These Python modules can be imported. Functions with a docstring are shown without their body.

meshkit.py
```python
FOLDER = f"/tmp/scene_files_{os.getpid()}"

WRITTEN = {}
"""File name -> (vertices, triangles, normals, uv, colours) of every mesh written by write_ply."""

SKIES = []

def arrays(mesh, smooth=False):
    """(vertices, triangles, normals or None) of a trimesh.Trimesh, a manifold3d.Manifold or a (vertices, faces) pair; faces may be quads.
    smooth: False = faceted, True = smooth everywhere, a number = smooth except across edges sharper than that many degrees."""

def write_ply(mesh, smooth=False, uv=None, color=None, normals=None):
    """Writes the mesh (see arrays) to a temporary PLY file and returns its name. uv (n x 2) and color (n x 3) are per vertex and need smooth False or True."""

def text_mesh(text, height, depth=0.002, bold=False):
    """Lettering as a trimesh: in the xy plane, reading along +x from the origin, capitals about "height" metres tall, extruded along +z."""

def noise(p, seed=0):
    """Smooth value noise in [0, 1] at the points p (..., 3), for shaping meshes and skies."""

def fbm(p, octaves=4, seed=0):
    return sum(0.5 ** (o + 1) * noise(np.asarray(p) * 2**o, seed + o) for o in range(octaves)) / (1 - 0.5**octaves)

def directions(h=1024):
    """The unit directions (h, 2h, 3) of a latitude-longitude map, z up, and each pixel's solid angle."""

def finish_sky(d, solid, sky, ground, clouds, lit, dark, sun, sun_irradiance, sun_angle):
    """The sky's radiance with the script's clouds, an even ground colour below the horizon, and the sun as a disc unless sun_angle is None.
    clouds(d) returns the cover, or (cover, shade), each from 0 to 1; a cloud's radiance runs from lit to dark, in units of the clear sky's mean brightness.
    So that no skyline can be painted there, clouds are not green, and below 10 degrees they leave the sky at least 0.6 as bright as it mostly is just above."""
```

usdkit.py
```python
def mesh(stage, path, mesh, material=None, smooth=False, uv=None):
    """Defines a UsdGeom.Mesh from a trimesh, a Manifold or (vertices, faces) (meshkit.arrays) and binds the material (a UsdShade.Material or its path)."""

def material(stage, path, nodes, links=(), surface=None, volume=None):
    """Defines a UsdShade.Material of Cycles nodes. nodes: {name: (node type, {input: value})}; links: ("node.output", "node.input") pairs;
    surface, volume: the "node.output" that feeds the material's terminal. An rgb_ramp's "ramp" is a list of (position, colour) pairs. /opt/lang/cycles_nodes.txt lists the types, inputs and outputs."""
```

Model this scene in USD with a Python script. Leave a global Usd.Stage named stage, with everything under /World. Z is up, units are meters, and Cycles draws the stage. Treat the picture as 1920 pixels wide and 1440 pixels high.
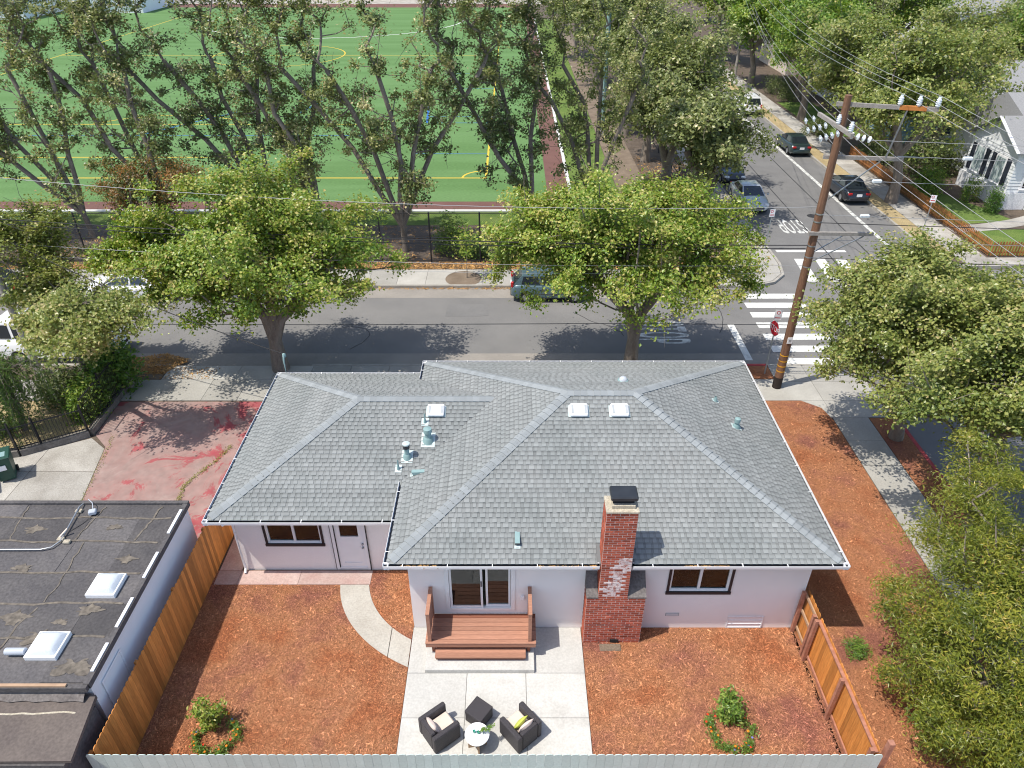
import math, random
import numpy as np
import trimesh, usdkit, meshkit
from shapely.geometry import Polygon, Point, LineString, box as sbox
from shapely.ops import unary_union
from shapely import affinity
import shapely
from pxr import Usd, UsdGeom, UsdLux, UsdShade, Gf, Sdf, Vt

stage = Usd.Stage.CreateInMemory()
UsdGeom.SetStageUpAxis(stage, UsdGeom.Tokens.z)
UsdGeom.SetStageMetersPerUnit(stage, 1.0)
world = UsdGeom.Xform.Define(stage, '/World')
UsdGeom.Scope.Define(stage, '/World/Looks')
stage.SetDefaultPrim(world.GetPrim())

# ---------------------------------------------------------------- camera, sky, sun
PITCH = math.atan(886 / 1331)
cam = UsdGeom.Camera.Define(stage, '/World/camera')
cam.CreateHorizontalApertureAttr(36.0)
cam.CreateVerticalApertureAttr(27.0)
cam.CreateFocalLengthAttr(36.0 * 1331 / 1920)
cam.CreateClippingRangeAttr(Gf.Vec2f(0.1, 5000))
cam.CreateExposureAttr(0.45)
cam.AddTranslateOp().Set(Gf.Vec3d(0, 0, 17))
cam.AddRotateXOp().Set(90 - math.degrees(PITCH))

SUN = np.array([-1.46, -0.57, 3.2]); SUN /= np.linalg.norm(SUN)
elev = math.asin(SUN[2]); rot = math.atan2(SUN[0], SUN[1])
sun = UsdLux.DistantLight.Define(stage, '/World/sun')
sun.CreateIntensityAttr(0.95)
sun.CreateAngleAttr(0.53)
sun.CreateNormalizeAttr(True)
sun.CreateColorAttr(Gf.Vec3f(1.0, 0.95, 0.86))
zax = Gf.Vec3d(*map(float, SUN))
sun.AddTransformOp().Set(Gf.Matrix4d(Gf.Rotation(Gf.Vec3d(0, 0, 1), zax), Gf.Vec3d(0, 0, 60)))
skym = usdkit.material(stage, '/World/Looks/sky_look', {
    'sky': ('sky_texture', {'sky_type': 'single_scattering', 'sun_disc': False, 'sun_elevation': elev, 'sun_rotation': rot, 'altitude': 20.0, 'air_density': 1.0, 'aerosol_density': 1.5}),
    'bg': ('background_shader', {'strength': 0.15})}, [('sky.color', 'bg.color')], surface='bg.background')
sky = UsdLux.DomeLight.Define(stage, '/World/sky')
UsdShade.MaterialBindingAPI.Apply(sky.GetPrim()).Bind(skym)
sky.GetPrim().SetCustomDataByKey('kind', 'structure')
sky.GetPrim().SetCustomDataByKey('label', 'clear bright daytime sky')

# ---------------------------------------------------------------- helpers
_names = {}


def numbered(parent, name):
    k = (parent, name)
    n = _names.get(k, 0)
    _names[k] = n + 1
    return parent + '/' + (name if n == 0 else f'{name}_{n:03d}')


def ppath(parent):
    if parent is None:
        return '/World'
    return str(parent.GetPath()) if hasattr(parent, 'GetPath') else str(parent)


def tag(p, label=None, cat=None, group=None, kind=None):
    for k, v in (('label', label), ('category', cat), ('group', group), ('kind', kind)):
        if v:
            p.SetCustomDataByKey(k, v)
    return p


def thing(name, label, cat, loc=(0, 0, 0), rz=0, group=None, kind=None):
    x = UsdGeom.Xform.Define(stage, numbered('/World', name))
    x.AddTranslateOp().Set(Gf.Vec3d(*map(float, loc)))
    if rz:
        x.AddRotateZOp().Set(float(math.degrees(rz)))
    return tag(x.GetPrim(), label, cat, group, kind)


def copy_of(src, loc, rz=0, label=None, group=None, name=None, scale=None):
    was = src.GetCustomData()
    x = UsdGeom.Xform.Define(stage, numbered('/World', name or src.GetName()))
    x.GetPrim().GetReferences().AddInternalReference(src.GetPath())
    x.ClearXformOpOrder()
    x.AddTranslateOp(opSuffix='c').Set(Gf.Vec3d(*map(float, loc)))
    x.AddRotateZOp(opSuffix='c').Set(float(math.degrees(rz)))
    if scale:
        x.AddScaleOp(opSuffix='c').Set(Gf.Vec3f(*scale))
    x.GetPrim().SetInstanceable(True)
    return tag(x.GetPrim(), label or was.get('label'), was.get('category'), group or was.get('group'))


class MB:
    def __init__(s):
        s.v = []; s.f = []; s.n = 0; s.t = []

    def add(s, v, f, tone=0.5):
        v = np.asarray(v, float).reshape(-1, 3)
        f = np.asarray(f, int)
        if f.shape[1] == 4:
            f = np.vstack([f[:, [0, 1, 2]], f[:, [0, 2, 3]]])
        s.v.append(v); s.f.append(f + s.n); s.n += len(v)
        s.t.append(np.broadcast_to(np.asarray(tone, float), (len(v),)))
        return s

    def box(s, c, size, rz=0, tone=0.5, bev=0.0):
        x, y, z = size[0] / 2, size[1] / 2, size[2] / 2
        if bev > 0:
            b = min(bev, x * .9, y * .9, z * .9)
            pts = []
            for sx in (-1, 1):
                for sy in (-1, 1):
                    for sz in (-1, 1):
                        pts += [(sx * x, sy * (y - b), sz * (z - b)), (sx * (x - b), sy * y, sz * (z - b)), (sx * (x - b), sy * (y - b), sz * z)]
            h = trimesh.convex.convex_hull(np.array(pts))
            v, f = np.array(h.vertices), np.array(h.faces)
        else:
            v = np.array([(sx * x, sy * y, sz * z) for sx in (-1, 1) for sy in (-1, 1) for sz in (-1, 1)])
            f = [(0, 1, 3, 2), (4, 6, 7, 5), (0, 4, 5, 1), (2, 3, 7, 6), (0, 2, 6, 4), (1, 5, 7, 3)]
        if rz:
            cr, sr = math.cos(rz), math.sin(rz)
            v = v @ np.array([[cr, sr, 0], [-sr, cr, 0], [0, 0, 1]])
        return s.add(v + np.asarray(c, float), f, tone)

    def bx(s, x0, x1, y0, y1, z0, z1, tone=0.5, bev=0.0):
        return s.box(((x0 + x1) / 2, (y0 + y1) / 2, (z0 + z1) / 2), (abs(x1 - x0), abs(y1 - y0), abs(z1 - z0)), 0, tone, bev)

    def beam(s, a, b, w, h, up=(0, 0, 1), tone=0.5):
        a, b = np.asarray(a, float), np.asarray(b, float)
        d = b - a; d = d / np.linalg.norm(d)
        r = np.cross(d, up)
        if np.linalg.norm(r) < 1e-6:
            r = np.cross(d, (1, 0, 0))
        r /= np.linalg.norm(r); u = np.cross(r, d)
        o = [(-w / 2, -h / 2), (w / 2, -h / 2), (w / 2, h / 2), (-w / 2, h / 2)]
        v = [a + r * x + u * y for x, y in o] + [b + r * x + u * y for x, y in o]
        return s.add(v, [(0, 3, 2, 1), (4, 5, 6, 7), (0, 1, 5, 4), (1, 2, 6, 5), (2, 3, 7, 6), (3, 0, 4, 7)], tone)

    def tube(s, pts, rad, n=8, cap=True, tone=0.5):
        p = np.asarray(pts, float); m = len(p)
        rad = np.broadcast_to(np.asarray(rad, float), (m,))
        t = np.gradient(p, axis=0); t /= np.maximum(np.linalg.norm(t, axis=1, keepdims=True), 1e-9)
        ref = np.array([0, 0, 1.0]) if abs(t[:, 2]).mean() < .85 else np.array([1.0, 0, 0])
        r = np.cross(t, ref); r /= np.maximum(np.linalg.norm(r, axis=1, keepdims=True), 1e-9)
        u = np.cross(r, t)
        a = np.arange(n) / n * 2 * np.pi
        v = p[:, None] + rad[:, None, None] * (np.cos(a)[None, :, None] * r[:, None] + np.sin(a)[None, :, None] * u[:, None])
        f = []
        for i in range(m - 1):
            for k in range(n):
                f.append((i * n + k, i * n + (k + 1) % n, (i + 1) * n + (k + 1) % n, (i + 1) * n + k))
        f = np.array(f); f = np.vstack([f[:, [0, 1, 2]], f[:, [0, 2, 3]]])
        if cap:
            f = np.vstack([f, [(0, k + 1, k) for k in range(1, n - 1)], [((m - 1) * n, (m - 1) * n + k, (m - 1) * n + k + 1) for k in range(1, n - 1)]])
        return s.add(v.reshape(-1, 3), f, tone)

    def lathe(s, prof, c=(0, 0, 0), n=16, tone=0.5, rx=None):
        pr = np.asarray(prof, float); m = len(pr)
        a = np.arange(n) / n * 2 * np.pi
        v = np.stack([pr[:, 0, None] * np.cos(a), pr[:, 0, None] * np.sin(a), np.broadcast_to(pr[:, 1, None], (m, n))], -1).reshape(-1, 3)
        f = [(i * n + k, i * n + (k + 1) % n, (i + 1) * n + (k + 1) % n, (i + 1) * n + k) for i in range(m - 1) for k in range(n)]
        if rx is not None:
            v = v @ np.asarray(rx).T
        return s.add(v + np.asarray(c, float), f, tone)

    def ext(s, poly, z0, z1, tone=0.5):
        for g in getattr(poly, 'geoms', [poly]):
            if g.is_empty or g.area < 1e-6:
                continue
            m = trimesh.creation.extrude_polygon(g, z1 - z0, engine='earcut')
            s.add(np.array(m.vertices) + [0, 0, z0], np.array(m.faces), tone)
        return s

    def tm(s, m, tone=0.5):
        v, f, _ = meshkit.arrays(m)
        return s.add(v, f, tone)

    def build(s, name, mat, parent=None, smooth=False, label=None, cat=None, group=None, kind=None, tone=True):
        v, f = np.vstack(s.v), np.vstack(s.f)
        path = numbered(ppath(parent), name)
        m = usdkit.mesh(stage, path, (v, f), LOOK[mat] if isinstance(mat, str) else mat, smooth=smooth)
        if tone and smooth is False:
            UsdGeom.PrimvarsAPI(m).CreatePrimvar('tone', Sdf.ValueTypeNames.FloatArray, 'vertex').Set(Vt.FloatArray.FromNumpy(np.concatenate(s.t).astype(np.float32)))
        return tag(m.GetPrim(), label, cat, group, kind)


LOOK = {}


def look(name, c1, c2=None, c3=None, scale=2.0, detail=6, rough=.75, spec=.3, metal=0, tone=None, grain=0, bump=0, bscale=40, aniso=None, coat=0, dist=0.0, contrast=(.3, .7), c3at=1.0):
    """noise-mottled opaque material; tone = (dark factor, light factor) by the tone primvar"""
    N = {'p': ('principled_bsdf', {'roughness': rough, 'specular_ior_level': spec, 'metallic': metal, 'coat_weight': coat, 'coat_roughness': .08}), 'g': ('geometry', {})}
    L = []
    src = 'g.position'
    if aniso:
        N['map'] = ('mapping', {'scale': aniso}); L.append((src, 'map.vector')); src = 'map.vector'
    c2 = c2 or c1
    st = [(0, c1), (contrast[0], c1), (contrast[1], c2), (c3at, c3 or c2)]
    N['n'] = ('noise_texture', {'scale': scale, 'detail': detail, 'roughness': .6, 'distortion': dist}); L.append((src, 'n.vector'))
    N['r'] = ('rgb_ramp', {'ramp': st}); L.append(('n.fac', 'r.fac'))
    out = 'r.color'
    if grain:
        N['n2'] = ('noise_texture', {'scale': bscale, 'detail': 3}); L.append((src, 'n2.vector'))
        N['m2'] = ('map_range', {'from_min': .3, 'from_max': .7, 'to_min': 1 - grain, 'to_max': 1 + grain}); L.append(('n2.fac', 'm2.value'))
        N['x2'] = ('vector_math', {'math_type': 'scale'}); L += [(out, 'x2.vector1'), ('m2.result', 'x2.scale')]
        out = 'x2.vector'
    if tone:
        N['a'] = ('attribute', {'attribute': 'tone'})
        N['m3'] = ('map_range', {'from_min': 0.0, 'from_max': 1.0, 'to_min': tone[0], 'to_max': tone[1]}); L.append(('a.fac', 'm3.value'))
        N['x3'] = ('vector_math', {'math_type': 'scale'}); L += [(out, 'x3.vector1'), ('m3.result', 'x3.scale')]
        out = 'x3.vector'
    L.append((out, 'p.base_color'))
    if bump:
        N['nb'] = ('noise_texture', {'scale': bscale, 'detail': 4}); L.append((src, 'nb.vector'))
        N['b'] = ('bump', {'strength': 1.0, 'distance': bump}); L += [('nb.fac', 'b.height'), ('b.normal', 'p.normal')]
    LOOK[name] = usdkit.material(stage, '/World/Looks/' + name, N, L, surface='p.BSDF')
    return LOOK[name]


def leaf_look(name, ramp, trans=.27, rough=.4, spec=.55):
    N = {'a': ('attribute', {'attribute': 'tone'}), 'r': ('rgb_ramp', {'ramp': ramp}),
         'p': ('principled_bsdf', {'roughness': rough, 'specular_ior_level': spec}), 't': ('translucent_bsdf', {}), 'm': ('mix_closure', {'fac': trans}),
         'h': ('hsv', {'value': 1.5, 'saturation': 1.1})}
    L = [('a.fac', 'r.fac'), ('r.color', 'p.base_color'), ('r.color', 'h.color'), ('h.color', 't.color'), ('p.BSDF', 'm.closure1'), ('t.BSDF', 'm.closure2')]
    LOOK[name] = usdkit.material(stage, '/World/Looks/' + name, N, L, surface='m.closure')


def glass_look(name, tint=(.75, .8, .8), refl=1.5, base=.55):
    N = {'t': ('transparent_bsdf', {'color': tint}), 'g': ('glossy_bsdf', {'color': (.9, .95, 1), 'roughness': .02}), 'f': ('fresnel', {'IOR': refl}), 'm': ('mix_closure', {})}
    L = [('f.fac', 'm.fac'), ('t.BSDF', 'm.closure1'), ('g.BSDF', 'm.closure2')]
    LOOK[name] = usdkit.material(stage, '/World/Looks/' + name, N, L, surface='m.closure')


# ---------------------------------------------------------------- looks
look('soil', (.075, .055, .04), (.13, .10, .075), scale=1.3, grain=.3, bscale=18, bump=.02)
look('dry_dirt', (.14, .105, .075), (.22, .17, .125), scale=1.1, grain=.25, bscale=22, bump=.01)
look('asphalt', (.16, .156, .152), (.205, .198, .19), (.25, .235, .215), scale=.35, grain=.22, bscale=45, bump=.004, rough=.88, spec=.2, contrast=(.35, .75))
look('asphalt_patch', (.15, .147, .144), (.18, .176, .172), scale=.8, grain=.2, bscale=45, rough=.88, spec=.2)
look('asphalt_old', (.23, .212, .19), (.29, .265, .235), scale=.6, grain=.25, bscale=45, rough=.9, spec=.2)
look('seal', (.03, .03, .032), (.045, .045, .047), scale=2, rough=.6)
look('road_paint', (.46, .46, .44), (.62, .62, .59), scale=3.5, grain=.18, bscale=25, rough=.8, contrast=(.3, .5))
look('worn_paint', (.28, .28, .265), (.6, .6, .57), scale=4.5, grain=.25, bscale=25, rough=.8, contrast=(.35, .58))
look('path_concrete', (.36, .335, .29), (.43, .41, .365), scale=1.1, grain=.12, bscale=22, rough=.88, tone=(.95, 1.05), bump=.002)
look('concrete', (.31, .295, .265), (.39, .375, .34), (.27, .255, .225), scale=.8, grain=.12, bscale=26, rough=.9, tone=(.85, 1.12), bump=.002)
look('old_concrete', (.27, .25, .22), (.40, .38, .345), (.48, .46, .42), scale=.6, grain=.18, bscale=20, rough=.9, tone=(.85, 1.12), bump=.003, contrast=(.36, .6))
look('patio_concrete', (.44, .43, .40), (.52, .51, .48), (.39, .375, .345), scale=.55, grain=.09, bscale=20, rough=.85, tone=(.92, 1.06), bump=.0015, contrast=(.34, .56), c3at=.72)
look('stained_wall', (.10, .09, .08), (.2, .185, .165), (.3, .28, .25), scale=2.2, grain=.25, bscale=14, rough=.95)
look('kerb_concrete', (.27, .25, .22), (.38, .36, .32), scale=2, grain=.15, bscale=20, rough=.9)
look('red_kerb', (.33, .03, .035), (.45, .09, .08), scale=4, grain=.2, bscale=20, rough=.7)
look('mulch_soil', (.29, .108, .052), (.34, .15, .076), (.245, .10, .07), scale=.45, grain=.55, bscale=55, bump=.03, rough=.95, spec=.1, contrast=(.38, .5), c3at=.64)
look('bark_chip', (.36, .135, .06), (.42, .195, .098), (.28, .115, .08), scale=.45, tone=(.45, 1.95), rough=.85, spec=.15, contrast=(.38, .5), c3at=.64)
look('turf', (.098, .185, .064), (.118, .215, .08), (.13, .21, .09), scale=.09, grain=.2, bscale=9, rough=.9, spec=.1, aniso=(.5, 3.5, 1), contrast=(.42, .58))
look('lawn', (.08, .14, .032), (.15, .2, .055), (.22, .2, .09), scale=.7, grain=.4, bscale=18, bump=.03, rough=.95, spec=.1)
look('dry_grass', (.30, .235, .13), (.42, .33, .18), (.16, .15, .07), scale=1.0, grain=.35, bscale=20, bump=.03, rough=.95, spec=.1)
look('track', (.13, .065, .055), (.165, .085, .07), scale=.8, grain=.15, bscale=12, rough=.9)
look('field_yellow', (.6, .42, .05), rough=.85)
look('field_blue', (.03, .13, .38), rough=.85)
look('white_kerb', (.62, .62, .6), (.7, .7, .68), scale=3, rough=.8)
look('stucco', (.81, .77, .75), (.85, .81, .785), (.76, .725, .71), scale=.9, grain=.035, bscale=50, bump=.004, rough=.9, spec=.15)
look('grey_stucco', (.74, .74, .76), (.80, .80, .81), scale=.8, grain=.05, bscale=40, bump=.003, rough=.9, spec=.15)
look('shingle', (.245, .26, .256), (.28, .29, .285), (.295, .28, .26), scale=.6, grain=.1, bscale=120, rough=.93, spec=.12, tone=(.5, 1.2), contrast=(.35, .65))
look('hip_cap', (.245, .264, .27), (.272, .29, .297), scale=1.5, grain=.1, bscale=120, rough=.93, spec=.12, tone=(.88, 1.1))
look('roof_under', (.15, .155, .155), rough=.95)
look('white_metal', (.72, .72, .72), (.78, .78, .78), scale=2, rough=.4, spec=.5)
look('white_paint', (.74, .73, .74), (.8, .79, .8), scale=2, rough=.5, spec=.4)
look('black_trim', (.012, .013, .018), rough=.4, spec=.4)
look('green_flashing', (.20, .31, .31), (.26, .37, .36), scale=3, rough=.5, spec=.4)
look('pale_flashing', (.42, .50, .49), (.5, .57, .56), scale=3, rough=.5, spec=.4)
look('black_metal', (.018, .02, .024), (.03, .033, .038), scale=3, rough=.35, spec=.5)
look('steel', (.35, .36, .37), (.45, .46, .47), scale=3, metal=.8, rough=.4)
look('grey_metal', (.33, .35, .36), (.4, .42, .43), scale=3, rough=.45)
look('brick', (.33, .07, .042), (.42, .12, .07), (.27, .055, .04), scale=4, grain=.2, bscale=40, tone=(.5, 1.35), rough=.85, spec=.2)
look('whitewashed_brick', (.36, .12, .085), (.62, .52, .51), (.74, .71, .71), scale=13, grain=.15, bscale=40, tone=(.9, 1.1), rough=.85, contrast=(.4, .5))
look('mortar', (.58, .47, .42), (.66, .56, .5), scale=5, grain=.15, bscale=40, rough=.95)
look('chimney_cement', (.36, .31, .23), (.46, .42, .34), (.1, .085, .07), scale=4, grain=.25, bscale=25, rough=.9)
look('dark_shoulder', (.12, .105, .10), (.19, .17, .16), (.35, .32, .28), scale=4, grain=.25, bscale=18, rough=.9)
look('deck_wood', (.33, .16, .105), (.41, .21, .14), scale=3, aniso=(.8, 12, 12), grain=.12, bscale=9, tone=(.85, 1.15), rough=.65, dist=1.0)
look('deck_dark', (.2, .075, .045), (.26, .10, .06), scale=3, aniso=(.8, 12, 12), tone=(.85, 1.15), rough=.65)
look('cedar', (.50, .185, .042), (.60, .255, .065), scale=2.5, aniso=(9, 9, .7), grain=.16, bscale=6, tone=(.55, 1.22), rough=.6, dist=1.0)
look('rail_wood', (.3, .13, .085), (.38, .18, .12), scale=3, grain=.15, bscale=12, tone=(.85, 1.15), rough=.7)
look('sage_paint', (.43, .5, .46), (.475, .54, .50), scale=3, grain=.06, bscale=20, tone=(.92, 1.06), rough=.6)
look('picket', (.22, .085, .025), (.32, .14, .045), scale=4, tone=(.7, 1.25), rough=.7)
look('pole_wood', (.13, .066, .04), (.21, .115, .07), (.28, .19, .14), scale=3, aniso=(8, 8, .5), grain=.25, bscale=14, rough=.85)
look('grey_wood', (.24, .22, .2), (.34, .31, .28), scale=3, aniso=(3, 3, 3), grain=.2, bscale=14, rough=.85)
look('tar_base', (.03, .022, .018), rough=.8)
look('wire', (.36, .36, .36), rough=.5, metal=.2)
look('cable', (.025, .025, .028), rough=.6)
look('porcelain', (.6, .65, .68), (.7, .74, .77), scale=2, rough=.15, spec=.6)
look('yellow_tape', (.65, .33, .02), rough=.6)
look('sign_red', (.5, .012, .025), rough=.4, spec=.5)
look('sign_white', (.78, .78, .78), rough=.4, spec=.5)
look('sign_post', (.3, .33, .33), rough=.5, metal=.4)
look('bark', (.16, .13, .105), (.25, .21, .17), (.33, .29, .24), scale=2.5, aniso=(3, 3, .8), grain=.25, bscale=20, bump=.02, rough=.9)
look('bark_pale', (.15, .125, .10), (.24, .205, .17), (.33, .295, .25), scale=2, grain=.25, bscale=15, rough=.9)
look('roofing', (.078, .073, .075), (.11, .102, .10), (.19, .16, .125), scale=.8, grain=.22, bscale=14, tone=(.72, 1.28), bump=.012, rough=.85, contrast=(.38, .66), dist=.6)
look('roof_seam', (.115, .10, .085), (.17, .145, .115), (.09, .085, .08), scale=2.2, grain=.35, bscale=9, rough=.9)
look('roofing_brown', (.10, .082, .075), (.14, .115, .10), scale=1, grain=.15, bscale=16, bump=.006, rough=.85)
look('grey_pipe', (.42, .45, .5), rough=.5)
look('wicker', (.03, .026, .03), (.055, .05, .055), scale=60, grain=.5, bscale=110, bump=.01, rough=.55, spec=.4, tone=(.8, 1.25))
look('cream_cloth', (.58, .49, .42), (.64, .55, .47), scale=8, rough=.9, spec=.1)
look('pink_cloth', (.62, .5, .44), (.68, .58, .52), scale=14, rough=.9, spec=.1)
look('lime_cloth', (.42, .47, .08), (.5, .54, .12), scale=14, rough=.9, spec=.1)
look('table_top', (.82, .82, .82), rough=.3, spec=.5)
look('pale_wood', (.34, .22, .14), (.42, .28, .18), scale=5, aniso=(1, 1, 8), rough=.6)
look('book_white', (.7, .72, .72), rough=.5)
look('leaf_litter', (.42, .21, .07), (.55, .33, .13), scale=2, tone=(.45, 1.35), rough=.9)
look('iron', (.012, .012, .014), rough=.5, spec=.4)
look('bin_green', (.012, .05, .035), (.02, .065, .045), scale=4, rough=.45, spec=.4)
look('tyre', (.018, .018, .019), rough=.85)
look('rim', (.5, .51, .52), rough=.3, metal=.9)
look('dark_plastic', (.02, .02, .022), rough=.6)
look('lamp_red', (.4, .01, .012), rough=.2, spec=.6)
look('lamp_clear', (.75, .77, .8), rough=.12, spec=.7)
look('car_glass', (.015, .02, .025), rough=.05, spec=.9)
look('oak_floor', (.5, .37, .24), (.6, .46, .31), scale=3, aniso=(8, .8, 1), rough=.5)
look('room_wall', (.5, .48, .45), rough=.9)
look('curtain', (.35, .42, .42), (.45, .52, .5), scale=6, aniso=(6, 6, .2), rough=.9)
look('flower_orange', (.75, .16, .012), (.8, .28, .02), scale=30, rough=.7)
look('flower_red', (.65, .03, .015), (.75, .08, .02), scale=30, rough=.7)
look('flower_pink', (.6, .02, .2), (.75, .06, .3), scale=10, rough=.7)
look('flower_blue', (.12, .12, .5), (.3, .3, .6), scale=30, rough=.7)
look('white_rock', (.62, .62, .62), (.75, .75, .75), scale=4, grain=.15, bscale=12, bump=.02, rough=.9)
look('siding', (.7, .71, .72), (.76, .77, .78), scale=2, rough=.6)
look('shutter', (.03, .035, .05), rough=.5)
look('grey_shingle', (.22, .22, .225), (.3, .3, .3), scale=3, aniso=(3, 3, 12), grain=.15, bscale=20, rough=.9)
look('blue_roof', (.18, .30, .42), (.25, .36, .46), scale=1, rough=.7)
look('blue_wall', (.12, .2, .23), (.16, .25, .28), scale=1, rough=.8)
look('orange_wood', (.45, .16, .04), (.55, .22, .06), scale=4, rough=.7)
glass_look('glass', (.72, .78, .76), 1.6)
N = {'t': ('translucent_bsdf', {'color': (.8, .85, .9)}), 'p': ('principled_bsdf', {'base_color': (.72, .76, .8), 'roughness': .15, 'specular_ior_level': .6}), 'm': ('mix_closure', {'fac': .4})}
LOOK['dome_acrylic'] = usdkit.material(stage, '/World/Looks/dome_acrylic', N, [('p.BSDF', 'm.closure1'), ('t.BSDF', 'm.closure2')], surface='m.closure')
LOOK['green_glass'] = usdkit.material(stage, '/World/Looks/green_glass', {'p': ('principled_bsdf', {'base_color': (.1, .55, .42), 'roughness': .08, 'transmission_weight': .6, 'ior': 1.45})}, [], surface='p.BSDF')
# worn red painted concrete
LOOK['red_drive'] = usdkit.material(stage, '/World/Looks/red_drive', {
    'g': ('geometry', {}), 'n': ('noise_texture', {'scale': .5, 'detail': 12, 'roughness': .72, 'distortion': .8}), 'n2': ('noise_texture', {'scale': 2.5, 'detail': 7}),
    'r': ('rgb_ramp', {'ramp': [(0, (.34, .06, .075)), (.36, (.33, .075, .085)), (.425, (.31, .10, .10)), (.45, (.315, .195, .175)), (.54, (.30, .205, .185)), (.64, (.33, .245, .22)), (.78, (.36, .30, .27)), (1, (.40, .36, .33))]}),
    'sx': ('separate_xyz', {}), 'wr': ('map_range', {'from_min': -13.5, 'from_max': -9.5, 'to_min': -.02, 'to_max': .1, 'clamp': True}), 'sb': ('math', {'math_type': 'subtract'}), 'm': ('map_range', {'from_min': .3, 'from_max': .7, 'to_min': .82, 'to_max': 1.08}), 'x': ('vector_math', {'math_type': 'scale'}), 'p': ('principled_bsdf', {'roughness': .85, 'specular_ior_level': .2})},
    [('g.position', 'n.vector'), ('g.position', 'n2.vector'), ('g.position', 'sx.vector'), ('sx.x', 'wr.value'), ('n.fac', 'sb.value1'), ('wr.result', 'sb.value2'), ('sb.value', 'r.fac'), ('n2.fac', 'm.value'), ('r.color', 'x.vector1'), ('m.result', 'x.scale'), ('x.vector', 'p.base_color')], surface='p.BSDF')
leaf_look('leaf_bright', [(0, (.04, .085, .012)), (.35, (.10, .19, .022)), (.65, (.20, .29, .038)), (.88, (.34, .37, .065)), (1, (.48, .42, .14))])
leaf_look('leaf_yellowish', [(0, (.06, .095, .022)), (.35, (.14, .19, .04)), (.65, (.25, .28, .065)), (.88, (.36, .35, .11)), (1, (.48, .40, .18))])
leaf_look('leaf_olive', [(0, (.06, .08, .025)), (.4, (.14, .175, .05)), (.7, (.24, .27, .085)), (.92, (.38, .37, .15)), (1, (.52, .45, .24))])
leaf_look('leaf_dark', [(0, (.04, .06, .02)), (.5, (.105, .14, .04)), (.85, (.2, .225, .08)), (1, (.34, .31, .16))])
leaf_look('leaf_rust', [(0, (.04, .065, .015)), (.4, (.09, .11, .025)), (.6, (.22, .13, .035)), (.85, (.36, .15, .04)), (1, (.42, .18, .05))])
leaf_look('leaf_acacia', [(0, (.05, .08, .012)), (.4, (.15, .185, .022)), (.7, (.29, .30, .042)), (.93, (.42, .37, .065)), (1, (.5, .36, .1))])
leaf_look('leaf_shrub', [(0, (.04, .09, .016)), (.5, (.12, .235, .035)), (.85, (.24, .34, .06)), (1, (.34, .38, .1))])
leaf_look('leaf_willow', [(0, (.035, .075, .018)), (.5, (.085, .15, .032)), (.85, (.17, .24, .06)), (1, (.24, .26, .09))])
# ---------------------------------------------------------------- ground and roads
rng = np.random.default_rng(7)


def sheet(name, poly, z, mat, thick=.02, label=None, kind='structure', parent=None):
    return MB().ext(poly, z - thick, z).build(name, mat, parent, label=label, kind=kind)


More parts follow.
